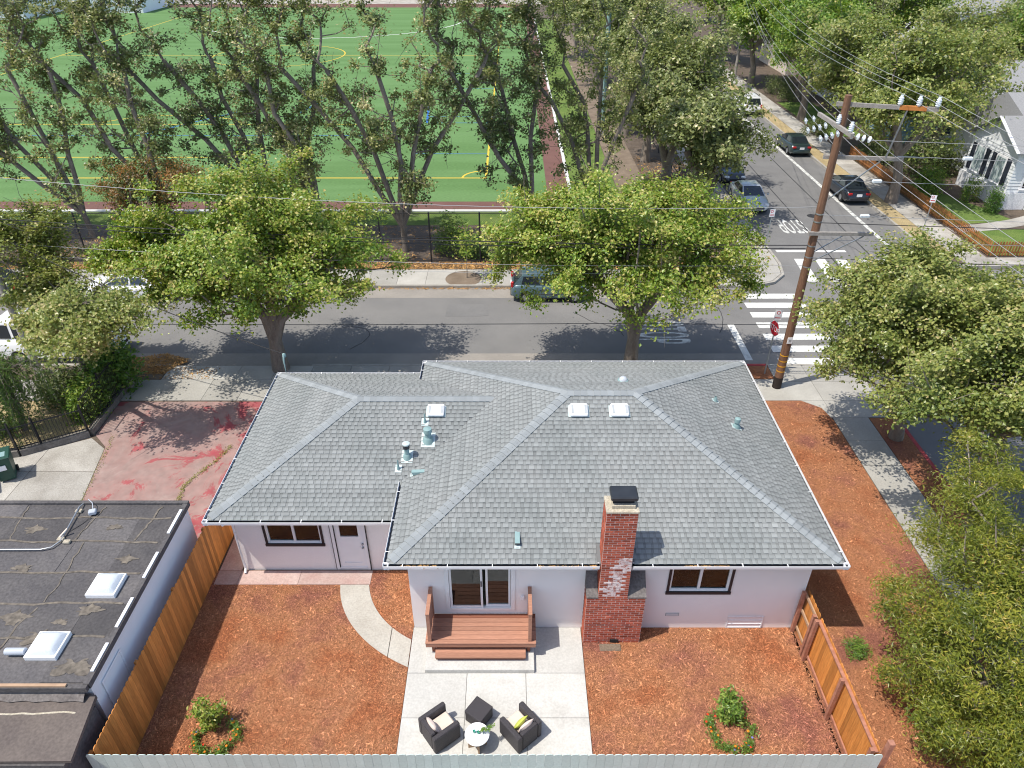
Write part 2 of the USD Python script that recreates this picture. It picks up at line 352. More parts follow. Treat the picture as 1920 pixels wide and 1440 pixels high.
MB().bx(-700, 700, -60, 1400, -.6, -.17).build('ground', 'soil', kind='structure', label='bare brown earth under everything')
front_road = sbox(-160, 27.15, 90, 35.2)
side_road = sbox(15.6, -40, 25.0, 330)
corner_fill = Polygon([(13.2, 35.1), (15.7, 35.1), (15.7, 38.2), (15.3, 36.6), (14.5, 35.6)])
road_poly = unary_union([front_road, side_road, corner_fill.buffer(.05), sbox(24.9, 27.2, 90, 37.6)])
road = sheet('road', road_poly, -.13, 'asphalt', .03, 'grey asphalt street and side street meeting at the corner')
for x0, x1, y0, y1 in ((-40, 13, 27.2, 28.3), (-40, 7, 34.0, 35.15)):
    sheet('road_edge', sbox(x0, y0, x1, y1), -.1265, 'asphalt_old', .002, 'pale gritty strip of asphalt along the kerb', parent=road)
sheet('road_patch', sbox(15.65, 40.5, 24.8, 330), -.1265, 'asphalt_patch', .002, 'smoother darker asphalt of the side street', parent=road)
for pts in (((-40, 31.2), (-8, 31.05), (6, 31.2), (15, 31.0)), ((18.6, 26), (19.0, 40), (19.4, 70)), ((21.4, 36), (21.6, 60))):
    sheet('tar_seam', LineString(pts).buffer(.035), -.1235, 'seal', .002, parent=road)
for k in range(9):
    x_ = rng.uniform(-16, 14) if k < 6 else rng.uniform(16, 24); y_ = rng.uniform(27.8, 34.5) if k < 6 else rng.uniform(36, 60)
    a_ = rng.uniform(-.5, .5) + (0 if k % 2 else 1.4); P_ = [(x_, y_)]
    for q in range(9):
        a_ += rng.normal(0, .3); P_.append((P_[-1][0] + .38 * math.cos(a_), min(max(P_[-1][1] + .38 * math.sin(a_), 27.4), 90)))
    MB().ext(LineString(P_).buffer(.016), -.1245 + k * .0001, -.1225 + k * .0001).build('crack', 'seal', road)
for x0, x1, y0, y1 in ((-3.4, -1.2, 31.9, 33.3), (-12.5, -11.6, 28.6, 30.6), (8.6, 9.7, 32.2, 33.6)):
    MB().ext(Polygon([(x0, y0), (x1, y0 + .08), (x1 - .06, y1), (x0 + .05, y1 - .05)]), -.1268, -.1248).build('patch', 'asphalt_patch', road)
MB().lathe([(0, 0), (.33, 0), (.36, .004), (.36, -.01)], (20.3, 46.2, -.121), 20).build('manhole_cover', 'seal', road)

# the corner lot, its kerbs, walks and beds
lot_poly = sbox(-160, -40, 15.45, 27.02).difference(Polygon([(14.3, 28), (16, 28), (16, 24.5), (15.45, 24.9), (15.1, 26.1), (14.4, 26.8), (13.4, 27.02)]))
sheet('yard_soil', lot_poly, -.01, 'soil', .17, 'brown soil of the corner lot')
kerb_line = LineString([(-160, 27.09), (13.3, 27.09), (14.5, 26.85), (15.2, 26.15), (15.5, 24.9), (15.52, -40)])
kerb = MB()
kerb_poly = kerb_line.buffer(.075, cap_style=2, join_style=1)
red_n = sbox(7.5, 26.9, 11.5, 27.3); red_e = sbox(15.2, -40, 15.8, 23.3); drive_cut = sbox(-15.3, 26.8, -9.0, 27.3)
k0 = kerb_poly.difference(unary_union([red_n, red_e, drive_cut]))
kb = MB().ext(k0, -.2, .012).ext(kerb_poly.intersection(drive_cut), -.2, -.095).build('kerb', 'kerb_concrete', kind='structure', label='grey concrete kerb round the corner lot')
MB().ext(kerb_poly.intersection(unary_union([red_n, red_e])), -.2, .014).build('red_kerb', 'red_kerb', kind='structure', label='red painted kerb beside the bark strips')


def slabs(parent, rects, z, mat, gap=.008, name='slab', thick=.1):
    for (x0, x1, y0, y1) in rects:
        MB().bx(x0 + gap, x1 - gap, y0 + gap, y1 - gap, z - thick, z + rng.uniform(-.003, .003), rng.uniform(0, 1)).build(name, mat, parent)


def grid(x0, x1, nx, y0, y1, ny):
    xs, ys = np.linspace(x0, x1, nx + 1), np.linspace(y0, y1, ny + 1)
    return [(xs[i], xs[i + 1], ys[j], ys[j + 1]) for i in range(nx) for j in range(ny)]


def poly_slab(parent, poly, z, mat, thick=.1, name='slab'):
    return MB().ext(poly, z - thick, z, rng.uniform(0, 1)).build(name, mat, parent)


walk = thing('sidewalk', 'pale concrete sidewalk in front of the house and its driveway apron', None, kind='structure')
slabs(walk, grid(-40, -17.5, 15, 24.28, 25.85, 1) + grid(-17.5, -8.5, 6, 24.28, 25.85, 1) + grid(-8.5, 11.5, 13, 24.28, 25.9, 1), .012, 'concrete')
slabs(walk, grid(-15.3, -8.9, 4, 25.86, 27.0, 1) + grid(-8.9, 6.48, 9, 25.91, 27.0, 1), .010, 'concrete')
side = thing('side_walk', 'concrete sidewalk and corner ramp beside the side street', None, kind='structure')
slabs(side, grid(12.93, 14.37, 1, -10, 23.1, 22), .012, 'concrete')
corner = Polygon([(11.48, 23.1), (15.42, 23.1), (15.42, 24.9), (15.1, 26.1), (14.4, 26.75), (13.3, 27.0), (11.48, 27.0)])
bed_r = Polygon([(7.9, -10), (12.92, -10), (12.9, 22.9), (12.72, 23.75), (12.05, 24.27), (7.9, 24.27)])
for a, b in ((11.48, 13.0), (13.0, 15.5)):
    for c, d in ((23.1, 24.3), (24.3, 25.7), (25.7, 27.1)):
        q = corner.intersection(sbox(a + .008, c + .008, b - .008, d - .008)).difference(bed_r.buffer(.01))
        if q.area > .05:
            poly_slab(side, q, .011, 'concrete')
# storm drain at the corner kerb
dr = thing('storm_drain', 'dark iron storm drain grating beside the red kerb', 'drain', (15.75, 23.55, -.125))
MB().bx(-.18, .26, -.32, .32, 0, .006).build('drain_frame', 'iron', dr)
for k in range(7):
    MB().bx(-.14, .22, -.29 + k * .09, -.245 + k * .09, .006, .016).build('bar', 'grey_metal', dr)

# mulch beds
patio_poly = sbox(-2.81, 4.0, 1.96, 13.0)
bez = lambda P, n=14: [tuple((1 - t) ** 3 * np.array(P[0]) + 3 * (1 - t) ** 2 * t * np.array(P[1]) + 3 * (1 - t) * t * t * np.array(P[2]) + t ** 3 * np.array(P[3])) for t in np.linspace(0, 1, n)]
path_poly = Polygon(bez([(-5.2, 14.53), (-5.05, 13.4), (-4.2, 12.35), (-2.82, 11.72)]) + bez([(-2.82, 12.58), (-3.5, 12.95), (-4.15, 13.6), (-4.33, 14.53)]))
strip_poly = sbox(-9.05, 14.54, -4.3, 15.08)
yard_poly = sbox(-9.12, 4.0, 7.98, 15.1)
bed_l = yard_poly.difference(unary_union([patio_poly, path_poly, strip_poly, sbox(-2.8, 13, 9, 16)]))
sheet('mulch_bed', bed_l, .01, 'mulch_soil', .1, 'orange brown bark mulch of the back yard')
sheet('mulch_bed', bed_r, .01, 'mulch_soil', .1, 'orange brown bark mulch between house and sidewalk')
bed_s = Polygon([(14.4, -10), (15.42, -10), (15.42, 22.9), (15.3, 23.05), (14.4, 23.05)])
bed_n = sbox(6.5, 25.93, 11.46, 26.98)
sheet('mulch_bed', bed_s, .008, 'mulch_soil', .1, 'bark mulch strip between sidewalk and red kerb')
sheet('mulch_bed', bed_n, .008, 'mulch_soil', .1, 'small bark bed at the foot of the stop sign')


def chips(poly, n, z, seed, lmin=.025, lmax=.07):
    r = np.random.default_rng(seed)
    x0, y0, x1, y1 = poly.bounds
    P = np.column_stack([r.uniform(x0, x1, 3 * n), r.uniform(y0, y1, 3 * n)])
    P = P[shapely.contains_xy(poly.buffer(-.03), P[:, 0], P[:, 1])][:n]
    n = len(P)
    a = r.uniform(0, 2 * np.pi, n); L = r.uniform(lmin, lmax, n) * (1 + .8 * (r.random(n) < .06)); W = L * r.uniform(.18, .4, n)
    tilt = r.normal(0, .3, (n, 2))
    t = np.stack([np.cos(a), np.sin(a), tilt[:, 0]], 1); b = np.stack([-np.sin(a), np.cos(a), tilt[:, 1]], 1)
    c = np.column_stack([P, np.full(n, z) + r.uniform(.0, .018, n)])
    v = np.stack([c - t * L[:, None] / 2 - b * W[:, None] / 2, c + t * L[:, None] / 2 - b * W[:, None] * .3, c + t * L[:, None] / 2 + b * W[:, None] * .4, c - t * L[:, None] / 2 + b * W[:, None] / 2], 1)
    f = np.arange(4 * n).reshape(n, 4)
    tone = np.clip(r.beta(1.6, 3.2, n) + (r.random(n) < .05) * .5, 0, 1.3)
    return MB().add(v.reshape(-1, 3), f, np.repeat(tone, 4))


near_l = bed_l.intersection(sbox(-9.2, 8.3, 8, 15.2))
chips(near_l, 75000, .012, 1).build('wood_chips', 'bark_chip', kind='stuff', label='loose bark chips covering the back yard beds', cat='bark mulch')
chips(bed_r.intersection(sbox(7.9, 5, 13, 24.3)), 34000, .012, 2).build('wood_chips', 'bark_chip', kind='stuff', label='loose bark chips covering the bed right of the house', cat='bark mulch')
chips(unary_union([bed_s.intersection(sbox(14, 8, 16, 24)), bed_n]), 9000, .010, 3).build('wood_chips', 'bark_chip', kind='stuff', label='loose bark chips on the kerbside strips', cat='bark mulch')

pat = thing('patio', 'pale concrete patio in large square slabs behind the deck', None, kind='structure')
slabs(pat, [(x0, x1, y0, y1) for x0, x1 in ((-2.8, -1.2), (-1.2, .37), (.37, 1.95)) for y0, y1 in ((6.6, 7.7), (7.7, 8.98), (8.98, 10.26), (10.26, 11.53), (11.53, 12.99))], .03, 'patio_concrete', .006)
pw = thing('garden_path', 'curved concrete path from the side door to the patio', None, kind='structure')
for a, b in ((-9, -3.42), (-3.4, -2.8)):
    poly_slab(pw, path_poly.intersection(sbox(a, 11, b, 15)), .024, 'path_concrete')
look('pink_walk', (.40, .26, .23), (.47, .37, .33), (.44, .2, .2), scale=1.3, grain=.12, bscale=18, rough=.9, tone=(.9, 1.1))
ws = thing('door_walk', 'faded pink concrete walk along the side wing', None, kind='structure')
slabs(ws, [(-9.05, -8.35, 14.54, 15.09), (-8.35, -6.5, 14.54, 15.09), (-6.5, -4.3, 14.54, 15.09)], .022, 'pink_walk', .006)
slabs(ws, [(-9.05, -8.36, 15.1, 17.4)], .018, 'pink_walk', .006)

# driveways on the left
sheet('red_driveway', Polygon([(-14.9, 14.5), (-14.86, 18.1), (-15.5, 21.2), (-16.25, 21.95), (-16.3, 24.2), (-8.4, 24.2), (-8.4, 17.4), (-9.05, 17.4), (-9.3, 15.0), (-9.6, 14.5)]), .004, 'red_drive', .06, 'worn driveway with flaking red paint')
gd = thing('grey_driveway', 'rough grey concrete driveway behind the flat roof', None, kind='structure')
for x0, x1 in ((-26, -20.4), (-20.4, -17.6), (-17.6, -14.92)):
    for y0, y1 in ((14.4, 17.6), (17.6, 19.8), (19.8, 21.9)):
        q = sbox(x0 + .01, y0 + .01, x1 - .01, y1 - .01).intersection(Polygon([(-26, 14), (-14.9, 14), (-14.9, 18.1), (-15.5, 21.1), (-16.3, 21.75), (-18.4, 20.65), (-26, 19.2)]))
        if q.area > .1:
            poly_slab(gd, q, -.002 + rng.uniform(-.002, .002), 'old_concrete', .05)
sheet('front_garden', Polygon([(-60, 19.2), (-26, 19.3), (-18.5, 20.9), (-16.5, 22.1), (-16.5, 24.25), (-60, 24.25)]), .004, 'dry_grass', .05, 'dry yellow grass behind the iron fence')
sheet('verge', sbox(-40, 25.87, -15.35, 27.0), .002, 'dry_dirt', .05, 'dusty kerbside verge by the driveway')

# block across the street: walk, field, track
blk = sbox(-200, 35.35, 15.45, 420).difference(Polygon([(13.3, 35.3), (15.6, 35.3), (15.6, 38.2), (15.2, 36.75), (14.4, 35.85)]))
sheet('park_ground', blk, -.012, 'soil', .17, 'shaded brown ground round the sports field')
sheet('dirt_path', Polygon([(7.75, 44), (10.0, 43), (10.0, 60), (9.6, 130), (7.75, 130), (7.75, 60)]), .002, 'dry_dirt', .04, 'bare dirt path beside the lawn strip')
kl = LineString([(-160, 35.28), (13.2, 35.28), (14.45, 35.75), (15.25, 36.7), (15.53, 38.2), (15.53, 330)]).buffer(.075, cap_style=2, join_style=1)
redf = sbox(8.0, 35, 11.2, 35.6)
MB().ext(kl.difference(redf), -.2, .014).build('kerb', 'kerb_concrete', kind='structure', label='concrete kerb on the far side of the street')
MB().ext(kl.intersection(redf), -.2, .016).build('red_kerb', 'red_kerb', kind='structure', label='short red painted kerb under the street tree')
fw = thing('far_sidewalk', 'concrete sidewalk in front of the tall black fence', None, kind='structure')
planter = Point(-2.7, 36.1).buffer(1.0).intersection(sbox(-5, 35.36, 0, 38))
for (x0, x1, y0, y1) in grid(-60, 12.6, 46, 35.36, 37.3, 1):
    q = sbox(x0 + .008, y0, x1 - .008, y1).difference(planter)
    poly_slab(fw, q, .01, 'concrete')
poly_slab(fw, Polygon([(12.62, 35.37), (13.2, 35.38), (14.4, 35.85), (15.15, 36.75), (15.42, 38.2), (15.42, 39.8), (12.62, 39.8)]), .01, 'concrete')
slabs(fw, grid(13.9, 15.42, 1, 39.82, 120, 30), .01, 'old_concrete')
sheet('planter_bed', planter, .004, 'dry_dirt', .05, 'rounded dirt planter cut into the far sidewalk')
sheet('track', unary_union([sbox(-110, 46.9, 4.1, 48.7), sbox(2.55, 48.7, 4.1, 170), sbox(-110, 170, 4.1, 177)]), .004, 'track', .05, 'red brown track round the sports field')
sheet('sports_field', sbox(-110, 48.7, 2.55, 170), .008, 'turf', .05, 'green artificial turf sports field with painted lines')
for k, (x0, x1) in enumerate(grid(-110, 4.35, 1, 0, 1, 1)[0:1] and [(-110, 4.32)]):
    MB().bx(x0, x1, 46.62, 46.85, -.05, .1).bx(4.12, 4.35, 46.85, 178, -.05, .1).build('field_border', 'white_kerb', kind='structure', label='white concrete border of the track')
sheet('lawn', unary_union([sbox(-110, 44.2, 4.35, 46.6), sbox(4.36, 44, 7.7, 150)]), .003, 'lawn', .04, 'strip of green lawn beside the track')
sheet('far_lot', sbox(-200, 177, 14, 420), .004, 'old_concrete', .04, 'pale open ground beyond the field')
FL = thing('field_markings', 'yellow and blue painted lines on the turf', None, kind='structure')


def line(pts, w, mat, z=.012):
    MB().ext(LineString(pts).buffer(w / 2, cap_style=2, join_style=2), z - .003, z).build('line', mat, FL)


cx, gy, hx = -33.0, 54.0, 31.0
Y1 = 109.7
ring = lambda x, y, r, a0, a1, n=48: [(x + r * math.cos(t), y + r * math.sin(t)) for t in np.linspace(a0, a1, n)]
W = .16
line([(cx - hx, gy), (cx + hx, gy), (cx + hx, 2 * Y1 - gy - 12)], W, 'field_yellow')
line([(cx - hx, gy), (cx - hx, 165)], W, 'field_yellow')
line([(cx - hx, Y1), (cx + hx, Y1)], W, 'field_yellow', .0135)
line(ring(cx, Y1, 9.15, 0, 2 * np.pi, 80), W, 'field_yellow', .015)
line([(cx - 20.15, gy + .1), (cx - 20.15, gy + 16.5), (cx + 18.6, gy + 16.5)], W, 'field_yellow', .0135)
line([(cx - 9.15, gy + .1), (cx - 9.15, gy + 5.5), (cx + 9.15, gy + 5.5)], W, 'field_yellow', .0135)
line(ring(cx, gy + 11, 9.15, .66, np.pi - .66, 30), W, 'field_yellow', .015)
line(ring(cx + hx, gy, 1.8, np.pi / 2, np.pi, 12), W, 'field_yellow', .0135)
for yy in (60.5, 71.0, 73.6, 87, 96):
    line([(-8.2, yy), (cx + hx - .1, yy)], .1, 'field_blue', .0105)
line([(-8.2, 71.0), (-8.9, 80.5)], .22, 'field_blue', .0105)
line([(-34, 66.5), (-28, 75.5)], .2, 'field_blue', .0105)
line([(-21.5, 75), (-20.3, 82)], .2, 'field_blue', .0105)
line([(-60, 66.4), (-12, 66.4)], .12, 'field_blue', .0105)
line(ring(cx, 150, 24, np.pi, 2 * np.pi, 50), .25, 'white_kerb', .0105)

# block on the right across the side street
blr = sbox(25.15, 38.0, 160, 330)
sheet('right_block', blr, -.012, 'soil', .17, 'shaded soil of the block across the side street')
MB().ext(LineString([(90, 37.85), (26.2, 37.85), (25.3, 38.3), (25.07, 39.5), (25.07, 330)]).buffer(.075, cap_style=2), -.2, .014).build('kerb', 'kerb_concrete', kind='structure', label='concrete kerb in front of the picket fence')
sheet('dry_verge', sbox(25.16, 39.6, 26.25, 120), .004, 'dry_grass', .04, 'dry yellow grass verge beside the parked cars')
rw = thing('right_sidewalk', 'concrete sidewalk between dry verge and picket fence', None, kind='structure')
slabs(rw, grid(26.27, 28.0, 1, 38.0, 110, 44), .008, 'old_concrete')
slabs(rw, grid(28.0, 60, 18, 38.0, 39.0, 1), .006, 'old_concrete')
sheet('lawn', Polygon([(28.35, 39.3), (60, 39.3), (60, 42.5), (36, 44.6), (33.5, 43.6), (28.35, 43.0)]), .005, 'lawn', .04, 'patchy lawn corner inside the picket fence')
sheet('lawn', Polygon([(28.35, 44.2), (33.2, 45.0), (32.4, 47.5), (30.5, 52), (28.35, 54)]), .005, 'lawn', .04, 'green lawn in front of the white house')
sheet('lawn', sbox(28.4, 66, 32, 80), .005, 'lawn', .04, 'small lawn far along the side street')
hp = thing('front_path', 'curved concrete path to the white house steps', None, kind='structure')
poly_slab(hp, LineString(bez([(28.1, 43.4), (31, 43.8), (34, 44.6), (36.6, 46.8)])).buffer(.55, cap_style=2), .008, 'old_concrete')

# painted road markings
Z = -.1235
xw = thing('crosswalk', 'white striped crosswalk across the front street', None, kind='structure')
for y in (34.2, 33.15, 32.1, 31.0, 29.85, 28.72, 27.6):
    MB().bx(12.2, 15.35, y - .29, y + .29, Z - .003, Z).build('stripe', 'road_paint', xw)
xw2 = thing('crosswalk', 'white striped crosswalk across the side street', None, kind='structure')
for k in range(7):
    x = 16.75 + k * 1.22
    MB().ext(Polygon([(x - .3, 36.0), (x + .3, 36.0), (x + .55, 39.1), (x - .05, 39.1)]), Z - .003, Z).build('stripe', 'road_paint', xw2)
MB().bx(10.72, 11.05, 27.7, 31.1, Z - .003, Z).build('stop_line', 'road_paint', kind='structure', label='white stop line across the near lane')
MB().bx(16.0, 20.2, 40.1, 40.42, Z - .003, Z).build('stop_line', 'road_paint', kind='structure', label='white stop line across the side street lane')
MB().bx(23.02, 23.28, 41, 110, Z - .003, Z).build('lane_line', 'worn_paint', kind='structure', label='white line beside the parked cars')


def road_text(txt, c, width, length, ang, label):
    t = meshkit.text_mesh(txt, 1.0, .003, bold=True)
    v = np.array(t.vertices); lo, hi = v.min(0), v.max(0)
    v = (v - (lo + hi) / 2) / (hi - lo) * [width, length, .003]
    ca, sa = math.cos(ang), math.sin(ang)
    v = np.column_stack([v[:, 0] * ca - v[:, 1] * sa + c[0], v[:, 0] * sa + v[:, 1] * ca + c[1], v[:, 2] + Z - .0015])
    MB().add(v, t.faces).build('road_lettering', 'worn_paint', kind='structure', label=label)


road_text('STOP', (7.35, 30.3), 2.2, 2.5, -math.pi / 2, 'white STOP lettering on the front street')
road_text('STOP', (18.3, 44.3), 1.75, 2.4, math.pi, 'white STOP lettering on the side street')

# fallen leaves, weeds
def litter(poly, n, z, seed, s=.1):
    return chips(poly, n, z, seed, s * .7, s * 1.6)


litter(unary_union([sbox(-34, 37.32, 12, 38.35)]), 9000, .005, 11, .12).build('fallen_leaves', 'leaf_litter', kind='stuff', label='drift of orange fallen leaves along the black fence', cat='fallen leaves')
litter(sbox(-34, 35.0, 8, 35.22), 1500, -.12, 12, .09).build('fallen_leaves', 'leaf_litter', kind='stuff', label='thin line of dry leaves in the far gutter', cat='fallen leaves')
litter(Polygon([(-17.6, 26.3), (-15.4, 26.3), (-14.6, 27.6), (-16, 28.1), (-18, 27.5)]), 2600, .006, 13, .09).build('fallen_leaves', 'leaf_litter', kind='stuff', label='patch of yellow fallen leaves at the driveway kerb', cat='fallen leaves')
litter(sbox(-18, 25.9, -13, 26.9), 400, .012, 14, .08).build('fallen_leaves', 'leaf_litter', kind='stuff', label='few dry leaves on the dusty verge', cat='fallen leaves')
litter(sbox(10, 38.5, 15.3, 60), 2500, .0, 15, .12).build('fallen_leaves', 'leaf_litter', kind='stuff', label='dry leaves under the trees beside the side street', cat='fallen leaves')
litter(sbox(-30, 38.4, 12, 44), 4000, .0, 16, .12).build('fallen_leaves', 'leaf_litter', kind='stuff', label='dry leaves under the tall trees behind the fence', cat='fallen leaves')
# ---------------------------------------------------------------- the house
PIT = .41
house = thing('house', 'single storey pale stucco house with grey hipped shingle roof', 'house', (0, 0, 0))


def wall_with_holes(name, axis, at0, at1, a0, a1, z0, z1, holes, mat='stucco'):
    """wall in plane: axis 'y' -> spans x from a0..a1 between y=at0..at1"""
    p = sbox(a0, z0, a1, z1)
    for h in holes:
        p = p.difference(sbox(h[0], h[2], h[1], h[3]))
    m = trimesh.creation.extrude_polygon(p, abs(at1 - at0), engine='earcut')
    v = np.array(m.vertices)
    if axis == 'y':
        v = np.column_stack([v[:, 0], max(at0, at1) - v[:, 2], v[:, 1]])
    else:
        v = np.column_stack([min(at0, at1) + v[:, 2], v[:, 0], v[:, 1]])
    return MB().add(v, m.faces).build(name, mat, house)


SL = (-1.76, .02, .80, 2.83); RW = (4.28, 5.88, 1.56, 2.68)
LW = (-7.33, -5.72, 1.16, 2.28); LD = (-5.34, -4.42, .10, 2.3)
ZT = 3.0
wall_with_holes('wall', 'y', 13.0, 13.16, -2.78, 8.0, -.15, ZT, [SL, RW])
wall_with_holes('wall', 'x', 7.84, 8.0, 13.16, 21.84, -.15, ZT, [])
wall_with_holes('wall', 'x', -2.78, -2.62, 13.16, 15.3, -.15, ZT, [])
wall_with_holes('wall', 'y', 21.84, 22.0, -2.78, 8.0, -.15, ZT, [(1, 3, 1, 2.4)])
wall_with_holes('wall', 'y', 15.15, 15.31, -8.3, -2.78, -.15, 2.52, [LW, LD])
wall_with_holes('wall', 'x', -8.3, -8.14, 15.31, 21.7, -.15, 2.52, [])
wall_with_holes('wall', 'y', 21.7, 21.86, -8.3, -2.78, -.15, 2.52, [])
MB().bx(-2.6, 7.83, 13.17, 21.83, .6, .7).build('floor', 'oak_floor', house)
MB().bx(-8.12, -2.64, 15.4, 21.6, .0, .08).build('floor', 'old_concrete', house, label='concrete garage floor')
MB().bx(-2.6, 7.83, 16.6, 16.7, .7, 3.0).build('inner_wall', 'room_wall', house)

# roof body, then shingles course by course
RM = (-3.2, 8.53, 12.6, 22.35, 3.08); RW_ = (-8.68, 1.0, 14.65, 22.3, 2.6)


def hip(x0, x1, y0, y1, z, drop=.13):
    h = (y1 - y0) / 2
    pts = [(x, y, zz) for x in (x0, x1) for y in (y0, y1) for zz in (z - drop, z)] + [(x0 + h, y0 + h, z + h * PIT), (x1 - h, y0 + h, z + h * PIT)]
    return trimesh.convex.convex_hull(np.array(pts))


rb = MB().tm(hip(*RM))
h = (RW_[3] - RW_[2]) / 2
rb.tm(trimesh.convex.convex_hull(np.array([(x, y, zz) for x in RW_[:2] for y in RW_[2:4] for zz in (RW_[4] - .12, RW_[4])] + [(RW_[0] + h, RW_[2] + h, RW_[4] + h * PIT), (RW_[1], RW_[2] + h, RW_[4] + h * PIT)])))
roof = rb.build('roof', 'roof_under', house)


def zmain(x, y):
    x0, x1, y0, y1, z = RM
    return z + PIT * min(x - x0, x1 - x, y - y0, y1 - y)


def zwing(x, y):
    x0, x1, y0, y1, z = RW_
    return z + PIT * min(x - x0, y - y0, y1 - y) if x <= x1 else -9


sh_pieces = []      # (dist to camera, verts, tone)
SV = math.hypot(1, PIT)
r_sh = np.random.default_rng(21)


def plane_shingles(org, udir, vdir, ulen, vlen, lim, test):
    """org: eave corner; udir: unit horizontal along the eave; vdir: horizontal unit up the slope; lim(v)->(u0,u1)"""
    up = np.array([vdir[0], vdir[1], PIT]) / SV
    ud = np.array([udir[0], udir[1], 0.0]); nn = np.cross(ud, up); nn *= np.sign(nn[2])
    EXP, k, v = .143, 0, -.02
    while v < vlen - .03:
        u0, u1 = lim(v + EXP * .5)
        tb = r_sh.normal(.5, .05)
        u, par = u0 - r_sh.uniform(0, .1), 0
        while u < u1:
            w = r_sh.uniform(.09, .16) if par else r_sh.uniform(.05, .10)
            a, b = max(u, u0), min(u + w, u1)
            uc = (a + b) / 2
            p = np.array(org) + ud * uc + up * (v + EXP * .5)
            if b - a > .02 and test(p):
                th = (.022 if par else .008) + r_sh.uniform(-.001, .001)
                e2 = .21 if v + .21 < vlen else max(vlen - v, .05)
                lo, hi_ = v, v + e2
                t_lo, t_hi = .006 + th, .004
                md = lo + .092; t_md = t_lo + (t_hi - t_lo) * .44
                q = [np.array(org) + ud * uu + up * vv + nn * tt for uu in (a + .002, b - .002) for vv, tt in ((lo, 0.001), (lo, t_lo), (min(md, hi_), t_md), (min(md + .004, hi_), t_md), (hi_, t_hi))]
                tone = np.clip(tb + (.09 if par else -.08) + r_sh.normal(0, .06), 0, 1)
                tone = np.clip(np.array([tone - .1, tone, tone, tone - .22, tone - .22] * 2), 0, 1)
                sh_pieces.append((np.linalg.norm(p - [0, 0, 17]), np.array(q), tone))
            u += w; par = 1 - par
        v += EXP; k += 1


x0, x1, y0, y1, ze = RM
hM = (y1 - y0) / 2
vis_main = lambda p: zmain(p[0], p[1]) >= zwing(p[0], p[1]) - .01
in_shaft = lambda p: 2.2 < p[0] < 3.12 and p[1] < 13.1
plane_shingles((x0, y0, ze), (1, 0), (0, 1), x1 - x0, hM * SV, lambda v: (v / SV, x1 - x0 - v / SV), lambda p: vis_main(p) and not in_shaft(p))
plane_shingles((x0, y1, ze), (1, 0), (0, -1), x1 - x0, hM * SV, lambda v: (v / SV, x1 - x0 - v / SV), vis_main)
plane_shingles((x0, y0, ze), (0, 1), (1, 0), y1 - y0, hM * SV, lambda v: (v / SV, y1 - y0 - v / SV), vis_main)
plane_shingles((x1, y0, ze), (0, 1), (-1, 0), y1 - y0, hM * SV, lambda v: (v / SV, y1 - y0 - v / SV), vis_main)
X0, X1, Y0, Y1w, ZE = RW_
vis_wing = lambda p: zwing(p[0], p[1]) > (zmain(p[0], p[1]) if x0 < p[0] and y0 < p[1] < y1 else -9) - .005
plane_shingles((X0, Y0, ZE), (1, 0), (0, 1), X1 - X0, h * SV, lambda v: (v / SV, X1 - X0), vis_wing)
plane_shingles((X0, Y1w, ZE), (1, 0), (0, -1), X1 - X0, h * SV, lambda v: (v / SV, X1 - X0), vis_wing)
plane_shingles((X0, Y0, ZE), (0, 1), (1, 0), Y1w - Y0, h * SV, lambda v: (v / SV, Y1w - Y0 - v / SV), vis_wing)
SF = [(0, 3, 4, 1), (1, 4, 5, 2), (0, 1, 2, 2), (3, 5, 4, 4)]
sh_pieces.sort(key=lambda t: t[0])
rest = MB()
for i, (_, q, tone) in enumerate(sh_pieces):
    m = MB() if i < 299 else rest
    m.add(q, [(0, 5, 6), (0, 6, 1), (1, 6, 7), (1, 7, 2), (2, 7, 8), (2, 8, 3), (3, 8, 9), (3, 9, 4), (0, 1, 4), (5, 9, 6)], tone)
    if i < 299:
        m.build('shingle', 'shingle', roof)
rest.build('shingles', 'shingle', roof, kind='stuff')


def caps(a, b, na, nb, first=.0):
    """ridge caps from low a to high b; na, nb: the two roof planes' slope directions (horizontal, downhill)"""
    a, b = np.array(a, float), np.array(b, float)
    L = np.linalg.norm(b - a); d = (b - a) / L
    n = max(1, int(round(L / .2)))
    sides = []
    for g in (na, nb):
        g = np.array([g[0], g[1], 0.0]); nrm = np.array([g[0] * PIT, g[1] * PIT, 1]) / SV
        s = np.cross(nrm, d); s *= np.sign(s @ g); sides.append((s / np.linalg.norm(s), nrm))
    upv = sides[0][1] + sides[1][1]; upv /= np.linalg.norm(upv)
    wd = .15
    for k in range(n):
        c0, c1 = a + d * (k * L / n - .03), a + d * ((k + 1) * L / n + .03)
        q = []
        for c, lift in ((c0, .044), (c1, .016)):
            q += [c + sides[0][0] * wd + sides[0][1] * (lift + .006), c + upv * (lift + .014), c + sides[1][0] * wd + sides[1][1] * (lift + .006)]
            q += [c + sides[0][0] * wd + sides[0][1] * (lift - .016), c + sides[1][0] * wd + sides[1][1] * (lift - .016)]
        f = [(0, 1, 6), (0, 6, 5), (1, 2, 7), (1, 7, 6), (3, 0, 5), (3, 5, 8), (2, 4, 9), (2, 9, 7), (0, 3, 1), (1, 4, 2), (1, 3, 4)]
        MB().add(np.array(q), f, rng.uniform(.1, .9)).build('ridge_cap', 'hip_cap', roof)


